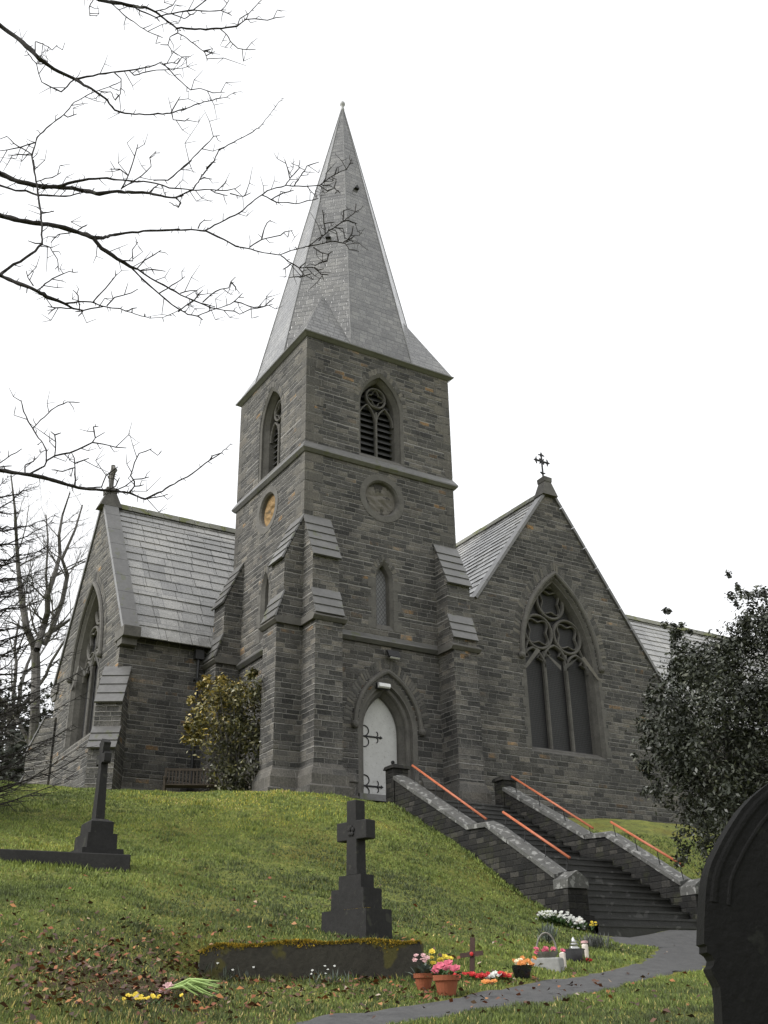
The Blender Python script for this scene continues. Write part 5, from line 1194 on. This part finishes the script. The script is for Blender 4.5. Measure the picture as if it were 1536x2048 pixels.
# ---------------------------------------------------------------- overhanging bare tree (trunk stands left of the view)
def zA(l): return [(x/3.84, y/3.84, w_/3.84) for x, y, w_ in l]
def zB(l): return [(300+x/3.339, y/3.339, w_/3.339) for x, y, w_ in l]
def zC(l): return [(x/3.84, 320+y/3.84, w_/3.84) for x, y, w_ in l]
def zD(l): return [(340+x/3.657, 320+y/3.657, w_/3.657) for x, y, w_ in l]
def zE(l): return [(x/3.2, 760+y/3.2, w_/3.2) for x, y, w_ in l]
LIMBS = [   # (distance at the root, distance at the tip, main line, side branches)
 (8.2, 9.4, zA([(-60,130,42),(0,195,36),(180,330,40),(300,450,36),(450,550,30),(570,605,26),(700,680,20),(800,750,18),(880,845,14),(960,870,12),(1150,880,12),(1310,870,11),(1430,835,9)])+zB([(200,735,8),(250,722,8),(360,680,8),(440,660,7),(510,650,5),(560,620,4),(600,612,2)]), [
   zA([(570,605,15),(620,600,14),(860,555,11),(1000,540,10),(1140,515,8),(1240,475,6)])+zB([(95,430,5),(145,418,6),(180,425,5),(215,380,4),(270,378,2)]),
   zB([(95,430,5),(160,500,4),(240,575,5),(270,600,6),(335,590,5),(380,605,3),(420,620,3),(500,615,2)]),
   zA([(570,612,9),(470,705,11),(320,630,8),(295,560,8),(280,490,7),(345,490,8)]), zA([(280,490,4),(240,440,3),(205,395,2)]),
   zA([(270,400,5),(270,320,5),(330,335,6),(400,385,5),(440,345,3)]), zA([(1310,870,5),(1350,800,4),(1385,740,4)]), zA([(1320,870,5),(1330,920,4),(1420,930,4),(1455,905,2)]),
   zA([(990,540,5),(1030,578,5),(1160,545,4),(1300,535,2)]), zA([(880,560,4),(930,605,4),(925,720,3),(885,770,4),(850,705,3),(775,700,4)])]),
 (7.6, 8.6, zA([(-700,-900,46),(150,-420,40),(690,-40,34),(760,0,30),(880,20,30),(1040,50,26),(1115,55,22),(1200,95,18),(1280,160,16),(1360,220,16)])+zB([(180,190,14),(300,195,13),(480,190,12),(580,175,11),(640,130,7),(660,90,6),(745,0,5),(790,-60,5)]), [
   zA([(1040,60,10),(1200,135,9),(1230,125,10),(1320,105,9),(1480,75,8)])+zB([(200,80,7),(300,68,7),(400,75,7),(475,70,6),(500,45,5),(525,5,4),(540,-30,3)]), zB([(475,70,5),(510,85,4),(545,105,2)]),
   zA([(1200,85,8),(1270,70,8),(1320,45,6),(1350,5,5),(1370,-40,4)]), zB([(290,65,6),(330,35,5),(375,0,4),(410,-40,3)]),
   zB([(182,195,6),(185,220,5),(240,250,5),(310,305,4),(355,340,4),(375,375,3),(380,410,2)]), zB([(355,340,3),(405,330,2)]), zB([(375,372,3),(435,345,2)]),
   zB([(185,220,4),(135,245,4),(120,300,4),(140,330,3),(147,365,2)]), zB([(120,300,3),(70,298,2)]), zB([(470,195,6),(515,235,5),(545,285,4),(585,322,4),(630,330,3),(705,330,2)]),
   zB([(640,130,5),(700,125,4),(785,135,4),(840,118,3),(900,112,2)]), zA([(860,30,5),(930,95,4),(1050,185,4),(1130,240,3),(1190,265,4),(1250,290,3)]), zA([(740,-40,6),(715,0,5),(685,55,4),(690,120,4),(745,118,3)]), zA([(1200,135,4),(1225,165,3)]), zB([(585,170,5),(600,125,4),(655,90,3)]), zB([(150,95,4),(230,125,4),(310,75,3)])]),
 (8.8, 10.4, zC([(-60,70,42),(0,105,38),(140,165,38),(330,205,36),(560,215,28),(640,235,32),(760,260,30),(900,240,24),(1040,250,22),(1150,255,20),(1240,275,16),(1340,290,16),(1410,270,12)])+zD([(40,275,12),(165,220,10),(215,145,9),(250,95,10),(330,0,8)])+zB([(375,1125,8),(430,1075,7),(460,1000,8),(560,950,7),(680,885,6),(730,850,5),(810,750,4),(860,680,4),(895,655,2)]), [
   zC([(440,205,20),(520,180,18),(640,155,16),(780,140,14),(960,155,11),(1200,180,10),(1300,215,9)])+zD([(50,208,8),(165,222,8),(300,215,7),(420,222,6),(480,208,4),(520,180,2)]),
   zC([(-60,175,14),(0,195,14),(120,235,14),(200,235,12),(290,270,13),(420,275,12),(540,275,10),(640,250,8)]), zC([(1150,250,13),(1180,215,9),(1220,185,8)]),
   zC([(1180,155,7),(1290,155,7),(1330,125,9),(1470,5,7)])+zB([(200,1135,7),(290,1050,6),(370,970,7),(425,910,5),(465,905,2)]), zC([(930,225,7),(985,120,5),(1020,20,4)])+zA([(1040,1180,3),(1060,1105,3)]), zC([(985,120,4),(920,70,5),(840,70,4)]),
   zC([(940,215,6),(1020,165,6),(1090,120,6),(1160,50,5),(1155,0,4)])+zA([(1150,1210,4),(1200,1160,2)]), zC([(1350,290,8),(1390,330,6),(1370,365,5),(1300,325,3)]), zC([(280,165,5),(350,140,4),(400,135,4),(470,95,2)]), zD([(300,222,4),(330,240,4),(420,260,2)]), zD([(215,145,4),(250,130,3),(310,140,2)]), zD([(440,245,4),(540,265,4),(590,240,2)])]),
 (8.4, 10.8, zC([(-60,395,42),(0,425,38),(150,465,38),(300,485,36),(450,510,34),(600,555,34),(720,600,34),(790,600,22),(880,575,20),(1100,545,16),(1380,535,16)])+zD([(0,512,13),(190,512,12),(265,520,12),(480,630,12),(560,645,9),(650,670,8),(800,695,7),(920,655,7),(1010,632,8),(1110,560,8),(1250,460,7),(1350,385,6),(1425,335,3)]), [
   zD([(255,515,10),(400,440,9),(510,385,9),(620,290,8),(710,225,8),(850,185,7),(980,193,5),(1095,185,6),(1140,150,6),(1210,105,6),(1290,70,5),(1320,20,4),(1328,-10,3)]),
   zD([(1010,632,8),(1120,610,7),(1210,595,6),(1280,610,5),(1310,655,5),(1380,668,3)]), zD([(1270,600,4),(1350,555,4)]), zD([(1250,455,5),(1300,440,4),(1370,465,3)]), zD([(1350,385,4),(1360,320,3)]), zD([(1210,495,5),(1265,500,5),(1280,580,4)]), zD([(1135,535,5),(1125,460,5),(1115,365,3)]), zD([(1125,465,4),(1200,455,2)]),
   zD([(1050,640,5),(1110,680,4),(1155,690,4),(1190,668,3)]), zD([(1160,690,4),(1150,740,4),(1090,755,4),(1060,775,3)]), zD([(1265,440,4),(1270,370,3),(1300,360,2)]), zD([(1290,600,4),(1330,540,3),(1340,480,3)]), zD([(1230,590,4),(1220,530,3),(1205,510,3)]), zD([(1090,590,4),(1115,545,3)]),
   zD([(810,698,7),(890,755,5),(945,790,6),(1050,785,5),(1110,840,5),(1125,880,3)]), zD([(945,795,5),(970,825,4),(985,850,4),(870,860,3)]), zD([(980,850,3),(1035,830,2)]), zD([(1110,835,4),(1160,840,2)]), zD([(1055,785,4),(1085,805,3),(1125,795,2)]), zD([(890,755,4),(825,800,3)]), zD([(950,785,4),(990,750,2)]),
   zD([(1110,180,4),(1140,130,4),(1140,95,3)]), zD([(1095,188,5),(1150,225,5),(1200,205,4),(1160,182,4),(1110,190,4)]), zD([(1200,205,4),(1215,140,3)]), zD([(1205,205,3),(1240,240,2)]), zD([(1205,105,3),(1225,50,2)]), zD([(1310,30,3),(1340,25,2)]),
   zC([(720,605,26),(780,680,24),(900,760,22),(1000,820,20),(1060,840,12),(1160,910,11),(1300,985,11)])+zD([(0,942,10),(120,1005,9),(230,1050,8),(300,1080,8),(400,1100,6),(470,1105,5),(510,1128,4),(590,1090,4),(680,1075,5),(750,1055,3)]),
   zC([(1000,820,11),(1100,920,11),(1220,1025,10),(1320,1110,9),(1420,1170,9)])+zD([(130,1130,8),(200,1142,7),(300,1100,6),(370,1080,6),(470,1035,6),(530,975,3)]), zD([(470,1035,5),(520,1045,4),(610,1078,5),(690,1070,4),(760,1010,3)]),
   zD([(240,1040,5),(300,985,4),(370,945,4),(430,935,4),(445,890,4),(480,855,3)]), zD([(445,890,3),(480,930,3),(480,955,2)]), zD([(60,1110,4),(180,1020,4),(240,950,3)]), zD([(75,975,4),(150,955,4),(200,955,3)]), zD([(200,1140,5),(240,1170,3)]), zD([(150,1020,5),(220,1045,5),(330,1075,4)]),
   zD([(845,185,5),(880,130,5),(945,60,4),(950,0,3)]), zD([(910,187,5),(960,110,4),(985,80,5),(1000,45,6),(1090,15,3)]), zD([(670,255,6),(740,290,5),(780,310,5),(860,310,5),(920,320,3),(1030,295,3),(1085,280,3)]), zD([(740,290,4),(830,240,4),(905,220,2)]), zD([(875,130,4),(860,60,3),(840,0,2)]),
   zD([(580,640,6),(670,582,5),(810,550,4),(840,525,4),(895,515,3)]), zD([(670,582,4),(690,500,3),(710,460,3),(735,440,2)]), zD([(205,500,5),(220,465,4),(255,435,2)]), zC([(900,770,5),(1020,775,4),(1015,690,4),(1060,630,3)]), zC([(1055,830,4),(1110,770,3),(1180,730,3),(1240,690,2)]), zC([(1080,850,5),(1170,840,4),(1270,855,2)]), zC([(1220,1025,5),(1290,985,4),(1350,945,4),(1420,895,2)]), zC([(600,535,4),(670,497,2)]), zC([(540,560,4),(450,570,5),(390,635,4)])]),
 (7.8, 9.0, zC([(-60,850,28),(0,885,28),(180,960,28),(290,1010,28),(380,1060,28),(500,1105,18),(600,1088,11),(700,1090,10),(800,1125,9),(920,1140,8),(980,1165,7),(1060,1190,6),(1150,1215,6),(1250,1210,5),(1380,1150,5),(1480,1090,5),(1536,1015,3)]), [
   zC([(490,1100,14),(560,1140,11),(640,1155,9),(700,1140,8),(800,1125,8)]), zC([(285,1000,8),(380,930,8),(460,885,7),(535,855,5),(600,860,2)]), zC([(715,1090,6),(840,950,5),(900,875,2)]),
   zC([(0,885,20),(20,865,18),(240,720,16),(322,645,13),(320,480,12),(300,330,12),(275,160,12),(255,0,12)])+zA([(265,1306,11),(255,1260,10),(245,1200,11),(265,1130,9),(285,1055,9),(380,965,8),(490,880,7),(570,785,6),(700,715,5),(800,680,4),(930,625,2)]),
   zC([(322,650,8),(385,670,6),(440,760,6),(455,860,5)]), zC([(320,640,5),(270,640,5),(215,620,3)]), zC([(560,1140,6),(430,1135,6),(370,1185,5)]), zC([(430,1135,4),(365,1125,3)]), zC([(610,1150,5),(600,1040,4),(560,1000,3)]), zC([(255,965,5),(215,905,5),(200,850,4)]), zC([(960,1160,5),(1050,1135,4)]), zC([(820,1120,5),(880,1055,5),(1010,1020,4),(1060,990,2)]), zC([(320,405,6),(385,400,5),(415,390,3)]),
   zA([(270,1095,6),(160,1130,6),(60,1150,5),(-40,1155,5)]), zA([(250,1190,6),(215,1165,6),(105,1100,5),(50,1045,5)]), zA([(490,880,4),(520,900,4),(590,875,2)]), zA([(240,1190,4),(150,1185,3),(60,1190,2)]), zC([(640,1155,5),(600,1200,3)])]),
 (9.2, 10.6, zE([(-60,562,22),(0,578,22),(150,602,20),(280,625,20),(400,660,20),(500,690,18),(650,705,14),(740,712,12),(830,722,12),(880,745,9),(930,762,11),(1060,695,8),(1200,620,7),(1340,515,7),(1420,465,5),(1480,405,3)]), [
   zE([(190,600,10),(285,550,9),(300,515,8),(350,485,9),(450,465,8),(590,400,8),(610,370,5),(670,335,3)]), zE([(295,520,7),(297,450,6),(275,405,6),(245,370,6),(210,310,7),(260,255,5),(350,178,5),(430,140,4),(510,145,2)]), zE([(595,400,5),(660,410,4),(740,430,3),(810,435,2)]), zE([(610,370,4),(597,300,3),(630,295,2)]), zE([(350,485,5),(357,400,4),(350,350,4),(325,330,2)]), zE([(350,352,3),(390,338,2)]), zE([(210,310,4),(180,265,3),(150,200,3),(135,130,2)]),
   zE([(478,680,9),(480,560,6),(475,500,5),(460,470,3)]), zE([(475,535,4),(570,500,3)]), zE([(478,560,5),(400,585,5),(330,575,3)]), zE([(830,722,7),(860,680,5),(920,670,3)]), zE([(860,680,4),(860,650,4),(835,610,3),(860,530,3),(890,470,4),(970,440,3)]), zE([(740,705,5),(800,680,4),(860,635,4),(955,620,3)]), zE([(560,690,6),(650,685,5),(680,610,4),(755,555,3)]),
   zE([(160,602,6),(160,545,5),(215,520,4),(222,490,3)]), zE([(-40,560,7),(0,530,6),(140,440,4)]), zE([(-40,575,7),(0,557,6),(75,550,3)]), zE([(930,762,4),(1000,750,3),(1075,730,2)]), zE([(690,705,5),(740,680,4),(765,625,2)]), zE([(1340,515,4),(1360,485,4),(1420,465,4)])]),
]
tb = Vector(at(-470, 1500, 8.4)); tb.z = hz(tb.x, tb.y)
OT = empty('bare_tree', tb, 'bare tree whose dark knobbly branches hang high in front of the spire', 'tree')
m = MB(); tp = [tb+Vector((0, 0, -.4)), tb+Vector((0, 0, .6)), tb+Vector((.05, .05, 2.6)), tb+Vector((-.1, 0, 4.6)), tb+Vector((.1, .1, 6.6)), tb+Vector((0, .1, 8.6)), tb+Vector((.3, .2, 10.5))]
m.tube(tp, [.42, .30, .26, .22, .17, .12, .05], 12); m.build('trunk', M['bark_dark'], OT, smooth=True)
def knob(mb, P, Rr, k=3):
    """smooth an angular line and give it small knobs"""
    out = []; rr = []
    for i in range(len(P)-1):
        a, b = P[i], P[i+1]; n = max(1, min(5, int((b-a).length/0.06)))
        for j in range(n):
            t = j/n; q = a.lerp(b, t)
            if j: q = q+Vector((random.gauss(0, .0035), random.gauss(0, .0035), random.gauss(0, .0035)))
            out.append(q); rr.append((Rr[i]*(1-t)+Rr[i+1]*t)*random.uniform(.88, 1.22))
    out.append(P[-1]); rr.append(Rr[-1]*.8); mb.tube(out, rr, 7 if max(rr) > .012 else 5)
WIDE = 1.3
for d0, d1, main, subs in LIMBS:
    placed = []
    n = len(main); P = []; Rr = []
    for i, (x, y, wd) in enumerate(main):
        D = d0+(d1-d0)*i/(n-1)+.12*math.sin(i*1.7); P.append(Vector(at(x, y, D))); Rr.append(wd*D/CF/2*WIDE)
    # join the root to the trunk
    zr = P[0].z-0.25; k = min(range(len(tp)-1), key=lambda i: abs((tp[i].z+tp[i+1].z)/2-zr)); t = min(1, max(0, (zr-tp[k].z)/(tp[k+1].z-tp[k].z))); root = tp[k].lerp(tp[k+1], t)
    mid = root.lerp(P[0], .55)+Vector((0, 0, .06)); PP = [root, mid]+P; RR = [Rr[0]*1.9, Rr[0]*1.35]+Rr
    m = MB(); knob(m, PP, RR)
    for i in range(2, n):
        for _ in range(2):
            q = P[i-1].lerp(P[i], random.random()); e = (P[i]-P[i-1]).normalized(); s = e.cross(Vector(CFW)).normalized()*random.choice((-1, 1)); l = random.uniform(.02, .05)
            m.tube([q, q+(e*.4+s).normalized()*(l+Rr[i])], [.005, .003], 4)
    lm = m.build('limb', M['bark_dark'], OT, smooth=True)
    for (x, y, wd), q, i in zip(main, P, range(n)): placed.append((x, y, (q-Vector(CPOS)).dot(Vector(tuple(HF)))))
    for sb in subs:
        m = MB()
        x0, y0, _ = sb[0]; D0 = min(placed, key=lambda q: (q[0]-x0)**2+(q[1]-y0)**2)
        # distance along the nearest placed segment
        D = D0[2]; dr = random.uniform(-.9, .9)*len(sb)/10; Q = []; q_r = []
        for i, (x, y, wd) in enumerate(sb):
            Di = D+dr*i/max(1, len(sb)-1); Q.append(Vector(at(x, y, Di))); q_r.append(max(wd*1.5, 3.3*(1-.35*i/len(sb)))*Di/CF/2); placed.append((x, y, Di))
        knob(m, Q, q_r)
        for i in range(1, len(Q)):      # short spurs and fine twiglets
            L = (Q[i]-Q[i-1]).length
            for _ in range(1 if random.random() < min(.95, L/.16) else 0):
                q = Q[i-1].lerp(Q[i], random.random()); e = (Q[i]-Q[i-1]).normalized(); s = e.cross(Vector(CFW)).normalized()*random.choice((-1, 1)); l = random.uniform(.025, .14)*(1.5 if random.random() < .25 else 1)
                a = q+(e*.6+s*random.uniform(.5, 1)).normalized()*l; b_ = a+(e*random.uniform(.2, 1)+s*random.uniform(-.3, .9)+Vector((random.gauss(0, .3), random.gauss(0, .3), .2))).normalized()*l*random.uniform(.6, 1.4)
                m.tube([q, a, b_], [.0055, .0045, .0024], 3, cap=False)
                if l > .08: m.tube([a, a+(e*.8-s*.5).normalized()*l*.7], [.004, .002], 3, cap=False)
        m.build('twig', M['bark_dark'], lm)
# ---------------------------------------------------------------- grass blades and fallen leaves
def grass_zone(n, x0, x1, y0, y1):
    """random ground points seen by the picture, free of path, steps and church"""
    px = rng.uniform(x0, x1, n); py = rng.uniform(y0, y1, n); return px, py
Dg = np.concatenate([np.sqrt(rng.uniform(9.0**2, 16**2, 250000)), np.sqrt(rng.uniform(16.0**2, 28.5**2, 280000))])
lat = rng.uniform(-0.46, 0.62, len(Dg))*Dg
PX = CPOS[0]+HF[0]*Dg+HR[0]*lat; PY = CPOS[1]+HF[1]*Dg+HR[1]*lat; PZ = hgt(PX, PY)
keep = ~((PX > 1.95) & (PX < 6.05) & (PY > -8.9) & (PY < 1)) & ~((PX > -0.9) & (PY > -0.85) & (PX < 6.4)) & ~((PX > -0.9) & (PY > 0.2)) & ~((PX > NX) & (PY > EY-.1))
keep &= ~on_path(PX, PY, -0.05)
d3 = np.stack([PX, PY, PZ], 1)-CPOS; zc = d3@CFW; sy = 1024-CF*(d3@CU)/zc; sx = 768+CF*(d3@CR)/zc
keep &= (sy > 1540) & (sy < 2100) & (sx > -200) & (sx < 2150)
fl_ = np.sin(PX*1.9+1.3*np.sin(PY*1.1))*np.sin(PY*2.3+PX*.7); thin = rng.random(len(PX)) < (0.78+0.22*fl_)
keep &= thin
# short bare strip left of the bouquet and round the kerb, where leaves lie thick
lt = np.clip(1-np.hypot((sx-330)/420, (sy-1965)/90), 0, 1); keep &= rng.random(len(PX)) > lt*.88
PX, PY, PZ, Dg, sx, sy, fl_ = (a[keep] for a in (PX, PY, PZ, Dg, sx, sy, fl_))
# longer tufts left by the mower along stones and walls
ex_ = []
def edge(a, b, dens, w_):
    a, b = np.array(a)[:2], np.array(b)[:2]; k = int(np.hypot(*(b-a))*dens); t = rng.random(k)[:, None]; q = a+(b-a)*t; nrm = np.array([-(b-a)[1], (b-a)[0]])/np.hypot(*(b-a)); ex_.append(q+nrm*rng.normal(0, w_, k)[:, None])
kd = np.array(dirk[:2]); kn_ = -np.array(bk[:2])*.04
edge(np.array(ka[:2])+kn_, np.array(kb_[:2])+kn_, 90, .025); edge(np.array(kb_[:2])+kd*.03, np.array(kb_[:2])+kd*.03+np.array(bk[:2])*.5, 120, .03)
edge(np.array(la[:2])-np.array(bk2[:2])*.04, np.array(ra[:2])-np.array(bk2[:2])*.04, 120, .03)
edge((1.95, -8.1), (1.93, -1.3), 150, .05); edge((6.1, -8), (6.1, -1.3), 90, .05); edge((-.95, -1.05), (.95, -1.05), 90, .05); edge((-.95, -1.0), (-.95, 1.0), 90, .05)
Mc = np.array(basis(g0, R(43))); cor = [(Mc @ np.array([sx_*.48, sy_*.29, 0, 1]))[:2] for sx_, sy_ in ((-1, -1), (1, -1), (1, 1), (-1, 1))]
for i in range(4): edge(cor[i], cor[(i+1) % 4], 160, .02)
E_ = np.concatenate(ex_); dE = (E_[:, 0]-CPOS[0])*HF[0]+(E_[:, 1]-CPOS[1])*HF[1]
zE_ = hgt(E_[:, 0], E_[:, 1]); dd_ = np.stack([E_[:, 0], E_[:, 1], zE_], 1)-CPOS; zz_ = dd_@CFW
PX = np.concatenate([PX, E_[:, 0]]); PY = np.concatenate([PY, E_[:, 1]]); PZ = np.concatenate([PZ, zE_]); Dg = np.concatenate([Dg, dE]); sy = np.concatenate([sy, 1024-CF*(dd_@CU)/zz_]); sx = np.concatenate([sx, 768+CF*(dd_@CR)/zz_]); fl_ = np.concatenate([fl_, np.full(len(E_), 3.2)])
n = len(PX); tus = (np.sin(PX*4.7+2*np.sin(PY*3.1))*np.sin(PY*5.3+PX*1.7) > .62); h = np.where(Dg < 16, rng.uniform(.018, .046, n), rng.uniform(.022, .050, n))*(1+.25*fl_+.7*tus); wdt = np.where(Dg < 16, .0045+.0004*Dg, .008+.0004*Dg)*rng.uniform(.7, 1.4, n)
a = rng.uniform(0, 6.28, n); ln = rng.uniform(.1, .9, n)*h; sdx, sdy = np.cos(a)*wdt, np.sin(a)*wdt; b = rng.uniform(0, 6.28, n)
V = np.stack([np.stack([PX-sdx, PY-sdy, PZ-.01], 1), np.stack([PX+sdx, PY+sdy, PZ-.01], 1), np.stack([PX+np.cos(b)*ln, PY+np.sin(b)*ln, PZ+h], 1)], 1).reshape(-1, 3)
def patch(x, y, s, ph): return .5+.25*(np.sin(x*s+ph+1.7*np.sin(y*s*.7+ph))+np.sin(y*s*1.3-ph+1.3*np.sin(x*s*.9)))
yel = patch(PX, PY, .55, 1.0)*.5+patch(PX, PY, 1.9, 2.2)*.35+patch(PX, PY, 5.3, .4)*.15
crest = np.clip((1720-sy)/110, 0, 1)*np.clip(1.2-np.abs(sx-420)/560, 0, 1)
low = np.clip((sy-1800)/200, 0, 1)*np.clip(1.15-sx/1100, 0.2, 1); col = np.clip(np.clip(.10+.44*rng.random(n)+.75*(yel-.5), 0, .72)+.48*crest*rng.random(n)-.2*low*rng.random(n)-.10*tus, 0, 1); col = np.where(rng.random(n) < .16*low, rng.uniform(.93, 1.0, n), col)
gb_ = np_mesh('grass', V, np.arange(3*n).reshape(n, 3), M['blade'], colors=col); tag(gb_, 'rough winter grass covering the churchyard bank', 'grass', kind='stuff')
# leaves
L = []
for (cx, cy, sxd, syd, k) in ((330, 1955, 190, 45, 950), (700, 1985, 130, 18, 200), (120, 1960, 120, 70, 260), (560, 1930, 300, 60, 160), (420, 1850, 330, 70, 150), (760, 1800, 400, 90, 90), (1100, 1960, 150, 25, 90), (1240, 2010, 170, 28, 60), (960, 1900, 120, 40, 90), (950, 2000, 220, 22, 40)):
    L.append(np.stack([rng.normal(cx, sxd, k), rng.normal(cy, syd, k)], 1))
L = np.concatenate(L); L = L[(L[:, 1] > 1640) & (L[:, 1] < 2075) & (L[:, 0] > -30) & (L[:, 0] < 1420)]
vs = []; cs = []
for x, y in L:
    p = hit(x, y, 7.5, 27)
    if 1.9 < p.x < 6.1 and p.y > -8.9: continue
    s = random.uniform(.020, .044); a = random.uniform(0, 6.28); u = Vector((math.cos(a), math.sin(a), random.uniform(-.5, .5))); v = Vector((-math.sin(a), math.cos(a), random.uniform(.1, 1.0))); q = p+Vector((0, 0, random.uniform(.025, .06))); c = random.uniform(.1, .5)*s
    vs += [q-u*s, q-v*s*.6+Vector((0, 0, c)), q+u*s*1.1+Vector((0, 0, c*.6)), q+v*s*.6+Vector((0, 0, c))]; cs.append(random.random())
lv = np_mesh('fallen_leaves', np.array([tuple(q) for q in vs]), np.arange(len(vs)).reshape(-1, 4), M['litter'], colors=np.array(cs)); tag(lv, 'brown and orange fallen leaves strewn over the grass', 'leaves', kind='stuff')
